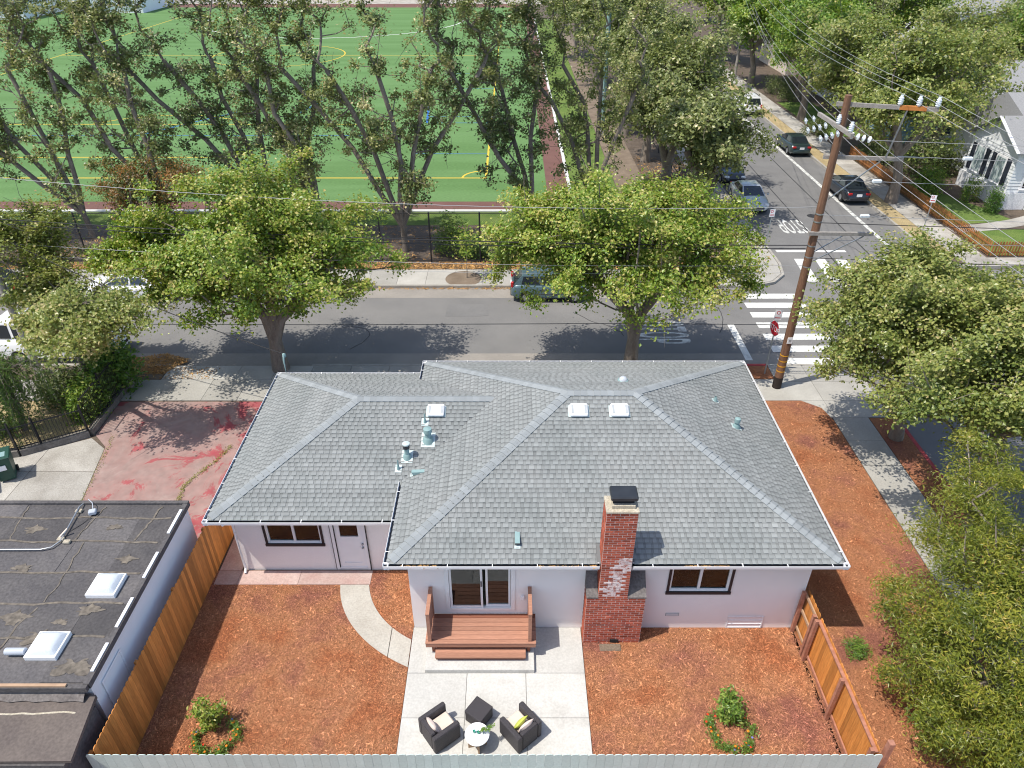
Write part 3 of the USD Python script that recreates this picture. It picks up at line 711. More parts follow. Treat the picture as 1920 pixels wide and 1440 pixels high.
rz = ze + hM * PIT; RA, RB = (x0 + hM, y0 + hM, rz), (x1 - hM, y0 + hM, rz)
caps((x0 + .1, y0 + .1, ze + .04), RA, (0, -1), (-1, 0)); caps((x1 - .1, y0 + .1, ze + .04), RB, (0, -1), (1, 0))
caps((x0 + .1, y1 - .1, ze + .04), RA, (0, 1), (-1, 0)); caps((x1 - .1, y1 - .1, ze + .04), RB, (0, 1), (1, 0))
caps(RA, RB, (0, -1), (0, 1))
wz = ZE + h * PIT; WA = (X0 + h, Y0 + h, wz)
caps((X0 + .1, Y0 + .1, ZE + .04), WA, (0, -1), (-1, 0)); caps((X0 + .1, Y1w - .1, ZE + .04), WA, (0, 1), (-1, 0))
caps(WA, (x0 + (wz - ze) / PIT - .05, Y0 + h, wz), (0, -1), (0, 1))

# gutters: open troughs, with hangers
def gutter(a, b, out, z, skip=()):
    a, b, out = np.array(a, float), np.array(b, float), np.array(out, float)
    L = np.linalg.norm(b - a); d = (b - a) / L
    A = lambda t, o, zz: np.array([*(a + d * t + out * o), z + zz])
    m = MB(); fs = MB()
    o = [(0, 0), (0, -.1), (.07, -.115), (.105, -.03), (.105, .012), (.115, .012), (.115, -.04), (.078, -.127), (-.004, -.118), (-.004, 0)]
    v = [A(0, *p) for p in o] + [A(L, *p) for p in o]
    n = len(o)
    m.add(v, [(i, (i + 1) % n, n + (i + 1) % n, n + i) for i in range(n)])
    g = m.build('gutter', 'white_metal', house)
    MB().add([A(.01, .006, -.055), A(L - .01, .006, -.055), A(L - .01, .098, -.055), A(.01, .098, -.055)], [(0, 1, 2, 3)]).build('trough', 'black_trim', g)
    for t in np.arange(.5, L - .2, 1.15):
        MB().beam(A(t, -.04, .01), A(t, .112, .016), .025, .008).build('hanger', 'white_metal', g)
    MB().beam(A(0, -.02, -.06), A(L, -.02, -.06), .03, .14).build('fascia', 'white_paint', house)


gutter((x0 - .1, y0), (2.24, y0), (0, -1), ze); gutter((3.10, y0), (x1 + .1, y0), (0, -1), ze)
gutter((x1, y0 - .1), (x1, y1 + .1), (1, 0), ze)
gutter((x0 - .1, y1), (x1 + .1, y1), (0, 1), ze)
gutter((x0, y0 - .1), (x0, 15.75), (-1, 0), ze); gutter((x0, 21.3), (x0, y1 + .1), (-1, 0), ze)
gutter((X0 - .1, Y0), (x0 - .02, Y0), (0, -1), ZE); gutter((X0, Y0 - .1), (X0, Y1w + .1), (-1, 0), ZE); gutter((X0 - .1, Y1w), (x0 - .02, Y1w), (0, 1), ZE)
litter(sbox(.6, 12.49, 2.2, 12.58), 90, 3.03, 31, .06).build('gutter_leaves', 'leaf_litter', house, kind='stuff')
litter(sbox(4.4, 12.49, 5.6, 12.58), 110, 3.03, 32, .06).build('gutter_leaves', 'leaf_litter', house, kind='stuff')
litter(sbox(-2.9, 12.49, -1.9, 12.58), 70, 3.03, 33, .06).build('gutter_leaves', 'leaf_litter', house, kind='stuff')
litter(sbox(-8.76, 16, -8.7, 22), 260, 2.55, 34, .06).build('gutter_leaves', 'leaf_litter', house, kind='stuff')
ds = MB().tube([(-8.25, 14.6, 2.45), (-8.25, 14.85, 2.3), (-8.22, 15.08, 2.1), (-8.22, 15.09, .15), (-8.2, 14.95, .06)], .04, 8).build('downspout', 'white_metal', house, smooth=40)


def window(x0, x1, z0, z1, y, sill=True, curtain=False):
    w = MB().bx(x0 - .005, x1 + .005, y + .03, y + .09, z0, z0 + .06).bx(x0 - .005, x1 + .005, y + .03, y + .09, z1 - .06, z1).bx(x0 - .005, x0 + .05, y + .03, y + .09, z0 + .06, z1 - .06).bx(x1 - .05, x1 + .005, y + .03, y + .09, z0 + .06, z1 - .06).build('window', 'white_metal', house)
    xm = (x0 + x1) / 2
    MB().bx(xm - .035, xm + .035, y + .02, y + .085, z0 + .06, z1 - .06).build('mullion', 'white_metal', w)
    MB().bx(x0 + .05, xm - .035, y + .058, y + .066, z0 + .06, z1 - .06).build('pane', 'glass', w)
    MB().bx(xm + .035, x1 - .05, y + .05, y + .058, z0 + .06, z1 - .06).build('pane', 'glass', w)
    if sill:
        MB().bx(x0 - .09, x1 + .09, y - .045, y - .002, z0 - .1, z0 - .003).bx(x0 - .075, x0 - .006, y - .03, y - .002, z0 - .003, z1).bx(x1 + .006, x1 + .075, y - .03, y - .002, z0 - .003, z1).build('sill', 'black_trim', w)
    return w


window(*RW, 13.0); window(*LW, 15.15)
MB().bx(RW[0] - .2, RW[1] + .2, 14.6, 14.62, .7, 2.9).build('inner_wall', 'room_wall', house)
# sliding glass door
sd = MB().bx(SL[0] - .06, SL[0] + .05, 12.97, 13.1, SL[2], SL[3]).bx(SL[1] - .05, SL[1] + .06, 12.97, 13.1, SL[2], SL[3]).bx(SL[0] + .05, SL[1] - .05, 12.97, 13.1, SL[2], SL[2] + .07).bx(SL[0] + .05, SL[1] - .05, 12.97, 13.1, SL[3] - .06, SL[3]).build('sliding_door', 'white_metal', house)
for a, b, y in ((SL[0] + .06, -.80, 13.0), (-.72, SL[1] - .06, 13.05)):
    MB().bx(a, a + .06, y, y + .035, SL[2] + .075, SL[3] - .065).bx(b - .06, b, y, y + .035, SL[2] + .075, SL[3] - .065).bx(a + .06, b - .06, y, y + .035, SL[2] + .075, SL[2] + .15).bx(a + .06, b - .06, y, y + .035, SL[3] - .12, SL[3] - .065).build('frame', 'white_metal', sd)
    MB().bx(a + .06, b - .06, y + .014, y + .022, SL[2] + .15, SL[3] - .12).build('pane', 'glass', sd)
MB().bx(-.85, -.82, 12.975, 12.999, 1.75, 1.95).build('handle', 'black_trim', sd)
# side door of the wing
dj = MB().bx(LD[0] - .06, LD[0] + .03, 15.11, 15.2, LD[2] - .05, LD[3]).bx(LD[1] - .03, LD[1] + .06, 15.11, 15.2, LD[2] - .05, LD[3]).bx(LD[0] + .03, LD[1] - .03, 15.13, 15.2, LD[2] - .03, LD[2] + .02).build('door', 'white_paint', house, label='white half glazed side door')
MB().bx(LD[0] - .075, LD[0] - .062, 15.1, 15.148, LD[2] - .05, LD[3]).bx(LD[1] + .062, LD[1] + .085, 15.09, 15.148, LD[2] - .05, LD[3]).bx(LD[0] + .031, LD[0] + .05, 15.125, 15.18, LD[2] + .02, LD[3]).build('jamb', 'black_trim', dj)
dl = sbox(LD[0] + .055, LD[2] + .025, LD[1] - .035, LD[3]).difference(sbox(LD[0] + .2, 1.42, LD[1] - .18, 2.15)).difference(sbox(LD[0] + .2, .3, LD[1] - .18, .38))
m = trimesh.creation.extrude_polygon(dl, .045, engine='earcut'); v = np.array(m.vertices)
MB().add(np.column_stack([v[:, 0], 15.20 - v[:, 2], v[:, 1]]), m.faces).build('door_leaf', 'white_paint', dj)
MB().bx(LD[0] + .2, LD[1] - .18, 15.17, 15.178, 1.42, 2.15).build('pane', 'glass', dj)
MB().bx(LD[0] + .19, LD[1] - .17, 15.18, 15.19, .29, .39).build('lower_panel', 'white_paint', dj)
for z in (.98, 1.13):
    MB().lathe([(0, .06), (.03, .055), (.035, .03), (.015, .02), (.03, 0), (.03, -.01)], (LD[1] - .09, 15.155, z), 12, rx=[[1, 0, 0], [0, 0, -1], [0, 1, 0]]).build('knob', 'steel', dj, smooth=True)
# wall fittings
fv = MB().bx(4.3, 4.68, 12.985, 13.0, .53, .65).build('foundation_vent', 'grey_metal', house)
for k in range(4):
    MB().bx(4.32, 4.66, 12.978, 12.984, .55 + k * .024, .562 + k * .024).build('louvre', 'white_metal', fv)
av = MB().bx(6.1, 7.05, 12.985, 13.0, .06, .5).build('access_panel', 'white_paint', house)
for q in ((6.07, 7.08, .5, .53), (6.07, 7.08, .03, .06), (6.07, 6.1, .06, .5), (7.05, 7.08, .06, .5), (6.1, 7.05, .2, .21), (6.1, 7.05, .35, .36)):
    MB().bx(q[0], q[1], 12.972, 12.986, q[2], q[3]).build('batten', 'grey_stucco', av)
MB().box((.3, 12.97, 1.32), (.1, .06, .16), bev=.02).build('outlet_box', 'white_paint', house)

# roof fittings
n_front = np.array([0, -PIT, 1]) / SV


def on(x, y, plane='M'):
    return zmain(x, y) if plane == 'M' else zwing(x, y)


def tilted_box(cx, cy, w, l, hgt, slope, z, tone=.5, bev=.01, lift=.0):
    """box lying on a roof plane; slope = horizontal downhill unit vector"""
    m = MB().box((0, 0, hgt / 2 + lift), (w, l, hgt), bev=bev)
    v = m.v[0]
    ux = np.array([slope[1], -slope[0], 0]) * -1.0
    dn = np.array([slope[0], slope[1], -PIT]) / SV
    nn = np.array([slope[0] * PIT, slope[1] * PIT, 1]) / SV
    m.v[0] = np.array([cx, cy, z]) + v[:, :1] * ux + v[:, 1:2] * dn + v[:, 2:] * nn
    return m


def box_vent(x, y, plane='M'):
    z = on(x, y, plane)
    b = tilted_box(x, y, .62, .40, .015, (0, -1), z, lift=.02).build('roof_vent', 'pale_flashing', house)
    tilted_box(x, y, .52, .42, .10, (0, -1), z, lift=.05, bev=.03).build('hood', 'white_metal', b)
    for s in (-1, 1):
        m = tilted_box(x + s * .19, y, .07, .28, .004, (0, -1), z, lift=.1505, bev=0); m.build('louvre', 'grey_metal', b)


box_vent(1.95, 16.84); box_vent(3.14, 16.84); box_vent(-2.37, 18.0, 'W')


def pipe(x, y, r, hgt, plane, cap=None, base=.3, slope=(0, -1), name='vent_pipe'):
    z = on(x, y, plane)
    p = tilted_box(x, y + .02, base, base * 1.25, .012, slope, z, lift=.02, bev=0).build(name, 'pale_flashing', house)
    MB().lathe([(r * 2.0, -.1), (r * 1.5, .1), (r * 1.05, .15), (r, .16), (r, hgt), (r * .8, hgt), (r * .8, hgt - .05)], (x, y, z), 14).build('pipe', 'green_flashing', p, smooth=40)
    if cap == 'flat':
        MB().lathe([(0, hgt + .06), (r * 1.25, hgt + .03), (r * 1.3, hgt - .02), (r * 1.3, hgt - .1), (r * 1.2, hgt - .1), (0, hgt - .02)], (x, y, z), 18).build('cap', 'green_flashing', p, smooth=40)
    if cap == 'lantern':
        MB().lathe([(r * 1.02, hgt - .17), (r * 1.35, hgt - .15), (r * 1.35, hgt - .02), (r * 1.02, hgt)], (x, y, z), 14).build('cage', 'black_metal', p, smooth=40)
        MB().lathe([(0, hgt + .05), (r * 1.5, hgt + .02), (r * 1.5, hgt - .02), (0, hgt)], (x, y, z), 18).build('cap', 'pale_flashing', p, smooth=40)
    if cap == 'cone':
        MB().lathe([(r * 2.3, .0), (r * 1.1, .18)], (x, y, z), 12).build('collar', 'green_flashing', p, smooth=40)


pipe(-2.55, 17.05, .10, .42, 'W', 'flat', .42); pipe(-3.14, 16.51, .075, .52, 'W', 'lantern', .34)
pipe(-2.69, 17.63, .022, .34, 'W', 'cone', .22); pipe(-3.37, 16.14, .022, .34, 'W', 'cone', .2)
pipe(6.91, 17.48, .07, .32, 'M', 'flat', .26, (1, 0)); pipe(6.52, 18.66, .035, .16, 'M', 'cone', .18, (1, 0))
dv = MB().lathe([(.17, -.04), (.17, .06), (.14, .08)], (3.56, 19.01, on(3.56, 19.01)), 18).build('dome_vent', 'green_flashing', house, smooth=40)
MB().lathe([(.135, .06), (.125, .11), (.08, .16), (0, .18)], (3.56, 19.01, on(3.56, 19.01)), 18).build('dome', 'dome_acrylic', dv, smooth=True)


def wedge_vent(x, y, slope):
    z = on(x, y); s = np.array([*slope, 0.0]); t = np.array([-slope[1], slope[0], 0.0])
    dn = np.array([slope[0], slope[1], -PIT]) / SV; nn = np.array([slope[0] * PIT, slope[1] * PIT, 1]) / SV
    P = lambda a, b, c: np.array([x, y, z]) + t * a + dn * b + nn * (c + .02)
    w = MB().add([P(-.065, -.22, 0), P(.065, -.22, 0), P(-.065, .16, 0), P(.065, .16, 0), P(-.065, .16, .13), P(.065, .16, .13)], [(0, 1, 5, 4), (0, 4, 2, 2), (1, 3, 5, 5)]).build('eyebrow_vent', 'green_flashing', house)
    MB().add([P(-.06, .163, 0), P(.06, .163, 0), P(.06, .163, .122), P(-.06, .163, .122)], [(0, 1, 2, 3)]).build('opening', 'black_metal', w)
    MB().add([P(-.08, .17, .005), P(.08, .17, .005), P(.08, .26, .008), P(-.08, .26, .008)], [(0, 1, 2, 3)]).build('apron', 'pale_flashing', w)


wedge_vent(-2.74, 15.9, (-1, 0)); wedge_vent(.14, 13.2, (0, -1))
mast = MB().tube([(-8.45, 22.35, 2.5), (-8.45, 22.35, 3.15), (-8.45, 22.42, 3.3), (-8.45, 22.6, 3.25)], .035, 8).build('service_mast', 'green_flashing', house, smooth=40)
MB().lathe([(0, .12), (.07, .08), (.08, -.02), (.05, -.06)], (-8.45, 22.5, 3.28), 10).build('weatherhead', 'green_flashing', mast, smooth=True)

# chimney, brick by brick
ch = MB().bx(1.98, 3.545, 12.505, 12.999, -.1, 1.85).bx(2.285, 3.055, 12.505, 13.05, 1.85, 4.93).build('chimney', 'mortar', house)
BH, BL, J = .062, .205, .018
bricks = []
r_b = np.random.default_rng(5)


def brick_face(a0, a1, z0, z1, plane, at, outdir, odd):
    """running bond on a flat face. plane 'x': a is x, at is y; plane 'y': a is y, at is x"""
    nrow = int((z1 - z0) / (BH + J)); pitch = (z1 - z0) / nrow
    for k in range(nrow):
        zc = z0 + (k + .5) * pitch
        off = ((k + odd) % 2) * (BL + J) / 2
        a = a0 - off
        while a < a1 - .01:
            l, rgt = max(a, a0), min(a + BL, a1)
            if rgt - l > .035:
                pr = .005 + r_b.uniform(-.002, .003)
                c = (l + rgt) / 2
                cc = (c, at + outdir * (pr / 2 - .004), zc) if plane == 'x' else (at + outdir * (pr / 2 - .004), c, zc)
                sz = (rgt - l, pr + .008, pitch - J) if plane == 'x' else (pr + .008, rgt - l, pitch - J)
                bricks.append((np.linalg.norm(np.array(cc) - [0, 0, 17]), cc, sz))
            a += BL + J


brick_face(1.985, 3.54, .0, 1.85, 'x', 12.505, -1, 0)
brick_face(2.29, 3.05, 1.85, 4.92, 'x', 12.505, -1, 0)
brick_face(12.52, 12.99, .0, 1.85, 'y', 1.98, -1, 1); brick_face(12.52, 12.99, 0, 1.85, 'y', 3.545, 1, 1)
brick_face(12.52, 13.04, 1.85, 4.92, 'y', 2.285, -1, 1); brick_face(12.52, 13.04, 1.85, 4.92, 'y', 3.055, 1, 1)
bricks.sort(key=lambda t: (t[1][1] > 12.506) * 100 + t[0])
rest = MB(); restw = MB()
for i, (_, cc, sz) in enumerate(bricks):
    wx = (cc[0] - 2.82) + .22 * (cc[2] - 2.6) * -1.0
    white = cc[1] < 12.51 and 1.95 < cc[2] < 3.35 and abs(cc[0] - (2.62 + .2 * (cc[2] - 2.2))) < .21 + .05 * math.sin(cc[2] * 9) and r_b.random() < .9
    dark = cc[2] > 4.5
    m = (MB() if i < 299 else (restw if white else rest)).box(cc, sz, tone=np.clip(r_b.normal(.5, .2) - .15 * dark, 0, 1), bev=0)
    if i < 299:
        m.build('brick', 'whitewashed_brick' if white else 'brick', ch)
rest.build('bricks', 'brick', ch, kind='stuff')
if restw.v:
    restw.build('bricks', 'whitewashed_brick', ch, kind='stuff')
for a, b in ((1.97, 2.272), (3.068, 3.555)):
    MB().add([(a, 12.49, 1.86), (b, 12.49, 1.86), (b, 12.999, 1.86), (a, 12.999, 1.86), (a, 12.49, 1.91), (b, 12.49, 1.91), (b, 12.999, 2.38), (a, 12.999, 2.38)], [(0, 3, 2, 1), (4, 5, 6, 7), (0, 1, 5, 4), (3, 7, 6, 2), (0, 4, 7, 3), (1, 2, 6, 5)]).build('shoulder', 'dark_shoulder', ch)
MB().bx(2.27, 3.07, 12.485, 13.07, 4.93, 4.985).build('crown', 'chimney_cement', ch)
MB().bx(2.42, 2.98, 12.6, 12.99, 4.985, 5.08).build('flue', 'chimney_cement', ch)
MB().bx(2.44, 2.96, 12.7, 13.0, 5.08, 5.2).build('cap_mesh', 'black_trim', ch)
MB().box((2.71, 12.84, 5.27), (.66, .46, .13), bev=.03).build('chimney_cap', 'black_metal', ch)
MB().bx(2.72, 2.95, 12.47, 12.49, .06, .17).build('cleanout_door', 'iron', ch)
MB().box((2.72, 12.33, .02), (.6, .22, .05), bev=.02).build('hearth_slab', 'dry_dirt', ch)
# ---------------------------------------------------------------- leaves and trees
def leaf_cloud(P, nrm, size, seed, tone, aspect=.75, fold=.12, flat=.75):
    """kite-shaped folded leaves at P with rough normals nrm"""
    r = np.random.default_rng(seed); n = len(P)
    N = np.asarray(nrm) * flat + r.normal(0, .45, (n, 3)); N /= np.linalg.norm(N, axis=1, keepdims=True)
    t = np.cross(N, r.normal(0, 1, (n, 3))); t /= np.linalg.norm(t, axis=1, keepdims=True); b = np.cross(N, t)
    s = (size * r.uniform(.65, 1.35, n))[:, None]
    v = np.stack([P - t * s * .5, P + b * s * aspect * .5 - t * s * .05 + N * s * fold, P + t * s * .55, P - b * s * aspect * .5 - t * s * .05 + N * s * fold], 1)
    i = np.arange(n)[:, None] * 4
    f = np.vstack([i + [0, 1, 2], i + [0, 2, 3]])
    return v.reshape(-1, 3), f, np.repeat(np.clip(np.broadcast_to(tone, (n,)), 0, 1), 4)


def skeleton(root_pts, targets, seed, bf=.45, step=.55, wob=.12, lift=.25):
    """greedy branching from a trunk towards the targets; returns list of (points, radii)"""
    r = np.random.default_rng(seed)
    pos = [np.array(p, float) for p in root_pts]; par = [-1] + list(range(len(pos) - 1))
    pl = [0.0]
    for i in range(1, len(pos)):
        pl.append(pl[-1] + np.linalg.norm(pos[i] - pos[i - 1]))
    first = max(1, len(pos) // 2)
    order = np.argsort(np.linalg.norm(targets - pos[-1], axis=1))
    tips = []; links = []
    for k in order:
        T = targets[k]
        A = np.array(pos); d = np.linalg.norm(A - T, axis=1) + bf * np.array(pl)
        d[:first] = 1e9
        d += np.maximum(0, A[:, 2] - T[2]) * .8
        j = int(np.argmin(d)); s = A[j]; L = np.linalg.norm(T - s)
        m = max(1, int(L / step)); prev = j; idx = [j]
        off = r.normal(0, wob, (3,)) * L * .5
        for q in range(1, m + 1):
            u = q / m
            p = s + (T - s) * u + off * math.sin(math.pi * u) + np.array([0, 0, -lift * L * .18]) * math.sin(math.pi * u)
            pos.append(p); par.append(prev); pl.append(pl[prev] + np.linalg.norm(p - pos[prev])); prev = len(pos) - 1; idx.append(prev)
        tips.append(prev); links.append(idx)
    cnt = np.zeros(len(pos))
    for t in tips:
        k = t
        while k >= 0:
            cnt[k] += 1; k = par[k]
    return np.array(pos), cnt, links


def tree(name, label, base, trunk, lobes, leaf, nclump, nleaf, lsize, seed, bark='bark', r0=.25, group=None, sig=.55, shell=.55, bf=.45, squash=.65, twig=0, tipr=.016, stems=None, hang=0, cat='tree', aspect=.75, low=None, flat=.75, tone_sd=.15, tone_mid=.5, bough=True):
    r = np.random.default_rng(seed)
    base = np.array(base, float)
    vol = np.array([l[3] * l[4] * l[5] for l in lobes]); vol = vol / vol.sum()
    C = []; outer = []
    while len(C) < nclump:
        l = lobes[r.choice(len(lobes), p=vol)]
        d = r.normal(0, 1, 3); d /= np.linalg.norm(d)
        R = np.array(l[3:6])
        if not bough:
            rad = (shell + (1 - shell) * r.random()) if r.random() < .75 else r.random() ** .5
            p = np.array(l[:3]) + d * rad * R * (1 + .12 * r.normal())
            if low is None or p[2] > low:
                C.append(p); outer.append(rad)
            continue
        reach = r.uniform(.72, 1.2); droop = r.uniform(-.1, .45)
        kink = r.normal(0, .16, 3)
        for u in np.arange(r.uniform(.3, .55), 1.0, .17):
            p = np.array(l[:3]) + (d + kink * u * u) * u * reach * R + r.normal(0, .07, 3) * R
            p[2] -= droop * u * u * reach * R[2] * .5
            if low is not None and p[2] < low:
                continue
            C.append(p); outer.append(u * reach)
    C = C[:nclump]; outer = np.array(outer[:nclump])
    C = np.array(C)
    t = thing(name, label, cat, base, group=group)
    tb = MB()
    stems = stems or [trunk]
    assign = r.integers(0, len(stems), nclump)
    if len(stems) > 1:   # each clump goes to the stem whose end is nearest
        ends = np.array([s[-1] for s in stems]); assign = np.argmin(np.linalg.norm(C[:, None] - ends[None], axis=2), axis=1)
    allnodes = []
    for si, st in enumerate(stems):
        Cs = C[assign == si]
        if len(Cs) == 0:
            continue
        pos, cnt, links = skeleton(np.array(st, float), Cs, seed + si, bf=bf)
        rad = np.minimum(tipr * np.maximum(cnt, 1) ** .5, r0)
        k = len(st)
        mx = rad[:k].max() if k else r0
        tr = np.linspace(1.0, .72, k) * r0
        tb.tube(pos[:k] - base, np.maximum(tr, rad[:k] * .9) * np.r_[1.35, np.ones(k - 1)] if k > 1 else tr, 10)
        for L in links:
            rr = rad[L].copy(); rr[0] = min(rr[0], rr[1] * 1.25) if len(rr) > 1 else rr[0]
            tb.tube(pos[L] - base, rr, 6 if rr[0] > .05 else 4, cap=False)
        allnodes.append(pos[k:])
    if twig:
        A = np.vstack(allnodes); I = r.integers(0, len(A), twig)
        for p in A[I]:
            d = r.normal(0, 1, 3) + [-.3, 0, .6]; d /= np.linalg.norm(d); L = r.uniform(.6, 1.6)
            tb.tube([p - base, p - base + d * L * .5 + r.normal(0, .08, 3), p - base + d * L], [.016, .012, .006], 3, cap=False)
    tb.build('trunk', bark, t, smooth=50)
    n = nclump * nleaf
    ci = np.repeat(np.arange(nclump), nleaf)
    o = r.normal(0, 1, (n, 3)) * [1, 1, squash]
    sg = sig * r.uniform(.6, 1.3, nclump)[ci]
    P = C[ci] + o * sg[:, None]
    if hang:
        P[:, 2] -= r.random(n) ** 1.5 * hang
    if low is not None:
        P = P[P[:, 2] > low - .4]; ci = ci[:len(P)]; o = o[:len(P)]; n = len(P)
    cc = C.mean(0)
    out = P - cc; out /= np.maximum(np.linalg.norm(out, axis=1, keepdims=True), 1e-6)
    nrm = np.array([0, 0, 1.0]) * .8 + out * .5
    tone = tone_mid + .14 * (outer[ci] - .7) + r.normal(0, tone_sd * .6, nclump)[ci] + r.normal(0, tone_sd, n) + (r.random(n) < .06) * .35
    v, f, tn = leaf_cloud(P - base, nrm, lsize, seed + 99, tone, aspect, flat=flat)
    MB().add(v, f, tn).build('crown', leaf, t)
    return t


def trunk_path(base, top, n=5, wob=.12, seed=0):
    r = np.random.default_rng(seed)
    b, t = np.array(base, float), np.array(top, float)
    P = [b + (t - b) * u + r.normal(0, wob, 3) * [1, 1, 0] * math.sin(math.pi * u) for u in np.linspace(0, 1, n)]
    return P


# ---------------------------------------------------------------- deck
deck = thing('deck', 'small brown wooden deck with two slatted side rails at the sliding door', 'deck', (-.85, 12.5, 0))
ox, oy = .85, -12.5
DX0, DX1, DY0, DY1, DZ = -2.33, .65, 11.99, 12.965, .65
nb = 7; wy = (DY1 - DY0) / nb
for k in range(nb):
    y = DY0 + k * wy
    MB().bx(DX0 + ox, DX1 + ox, y + .004 + oy, y + wy - .004 + oy, DZ - .035, DZ + rng.uniform(-.001, .002), rng.uniform(0, 1), .005).build('board', 'deck_dark' if k == nb - 1 else 'deck_wood', deck)
MB().bx(DX0 + .01 + ox, DX1 - .01 + ox, DY0 + .012 + oy, DY0 + .05 + oy, DZ - .17, DZ - .037).build('fascia_board', 'deck_wood', deck)
for x in (DX0 + .03, DX1 - .03):
    MB().bx(x - .02 + ox, x + .02 + ox, DY0 + .055 + oy, DY1 + oy, DZ - .17, DZ - .037).build('joist', 'deck_dark', deck)
for x in (DX0 + .2, DX1 - .2):
    MB().bx(x - .045 + ox, x + .045 + ox, DY0 + .1 + oy, DY0 + .19 + oy, .171, DZ - .04).build('support_post', 'deck_dark', deck)
for s, x in ((0, DX0 + .12), (1, DX1 - .17)):
    rl = MB().bx(x - .045 + ox, x + .045 + ox, DY0 + .06 + oy, DY0 + .15 + oy, DZ + .003, 1.74).build('rail_post', 'deck_wood', deck)
    MB().bx(x - .045 + ox, x + .045 + ox, DY1 - .09 + oy, DY1 + oy, DZ + .003, 1.74).build('rail_post', 'deck_wood', deck)
    MB().bx(x - .05 + ox, x + .05 + ox, DY0 + .05 + oy, DY1 + oy, 1.742, 1.78).build('top_rail', 'deck_wood', deck)
    for q in range(5):
        z = DZ + .09 + q * .195
        MB().bx(x - .02 + ox, x + .02 + ox, DY0 + .152 + oy, DY1 - .092 + oy, z, z + .155).build('slat', 'deck_wood', deck)
st = MB().bx(-2.05 + ox, .36 + ox, 11.84 + oy, 12.2 + oy, .172, .30).build('step_riser', 'deck_dark', deck)
for k in range(2):
    MB().bx(-2.07 + ox, .37 + ox, 11.78 + k * .15 + oy, 11.925 + k * .15 + oy, .302, .345, rng.uniform(0, 1), .004).build('step_board', 'deck_wood', deck)
MB().bx(-2.33, .6, 11.53, 12.96, .0, .17, bev=.012).build('concrete_step', 'patio_concrete', label='low pale concrete step under the wooden deck', cat='step')

# ---------------------------------------------------------------- fences
def picket_shape(w, z1, style):
    if style == 'round':
        return [(0, 0), (w, 0), (w, z1 - .05), (w * .85, z1 - .012), (w * .5, z1), (w * .15, z1 - .012), (0, z1 - .05)]
    if style == 'ear':
        return [(0, 0), (w, 0), (w, z1 - .03), (w - .03, z1), (.03, z1), (0, z1 - .03)]
    return [(0, 0), (w, 0), (w, z1), (0, z1)]


def board_fence(name, label, cat, a, b, zt, mat, bw=.14, style='round', gap=.004, th=.018, rails=(.3, .95, 1.6), post_every=2.4, face=1, z0=0.0, rail_mat=None, post_mat=None, top_rail=False, jit=.0, post_top=0):
    a, b = np.array(a, float), np.array(b, float); L = np.linalg.norm(b - a); d = (b - a) / L
    ang = math.atan2(d[1], d[0]); nrm = np.array([-d[1], d[0]]) * face
    t = thing(name, label, cat, (a[0], a[1], 0))
    n = int(L / bw); w = L / n
    R = lambda m: setattr(m, 'v', [np.column_stack([v[:, 0] * math.cos(ang) - v[:, 1] * math.sin(ang), v[:, 0] * math.sin(ang) + v[:, 1] * math.cos(ang), v[:, 2]]) for v in m.v]) or m
    for k in range(n):
        p = Polygon(picket_shape(w - gap, zt - z0 + rng.uniform(-jit, jit), style))
        m = trimesh.creation.extrude_polygon(p, th, engine='earcut'); v = np.array(m.vertices)
        off = face * (.025 + rng.uniform(0, .003))
        v = np.column_stack([v[:, 0] + k * w + gap / 2, v[:, 2] - th / 2 + off, v[:, 1] + z0])
        R(MB().add(v, m.faces, rng.uniform(0, 1))).build('board', mat, t)
    for z in rails:
        R(MB().bx(.02, L - .02, -face * .03 - .02, -face * .03 + .02, z - .045, z + .045)).build('rail', rail_mat or mat, t)
    if top_rail:
        R(MB().bx(0, L, -.06 - face * .02, .04 - face * .02, zt - .12, zt - .082, .5)).build('top_rail', rail_mat or mat, t)
    m = max(2, int(round(L / post_every)) + 1)
    for k in range(m):
        x = .05 + (L - .1) * k / (m - 1)
        R(MB().bx(x - .045, x + .045, -face * .10 - .045, -face * .10 + .045, z0, zt - .06 + post_top)).build('post', post_mat or rail_mat or mat, t)
    return t


board_fence('sage_fence', 'pale sage green board fence with rounded tops along the back of the yard', 'fence', (-9.25, 8.38), (8.05, 8.38), 1.8, 'sage_paint', .188, 'round', th=.02, face=-1, rails=(.3, 1.3), post_top=-.3)
board_fence('cedar_fence', 'new tan cedar board fence beside the flat roofed garage', 'fence', (-9.15, 8.45), (-9.15, 17.6), 1.82, 'cedar', .14, 'round', face=-1, rails=(.35, 1.5), jit=.006, post_top=-.12)
board_fence('cedar_fence', 'orange cedar fence with dark posts and rails right of the yard', 'fence', (8.03, 8.5), (8.03, 12.0), 1.72, 'cedar', .14, 'ear', face=-1, rails=(.2,), rail_mat='rail_wood', top_rail=True, jit=.004, post_every=1.7)
board_fence('cedar_gate', 'short cedar gate section touching the house corner', 'gate', (8.03, 12.06), (8.03, 12.93), 1.72, 'cedar', .14, 'ear', face=-1, rails=(.25, .95, 1.55), rail_mat='pale_wood', post_mat='rail_wood')
MB().box((8.28, 8.55, .93), (.13, .13, 2.0), bev=.01).build('fence_post', 'rail_wood', label='brown corner post standing just outside the sage fence end', cat='post')

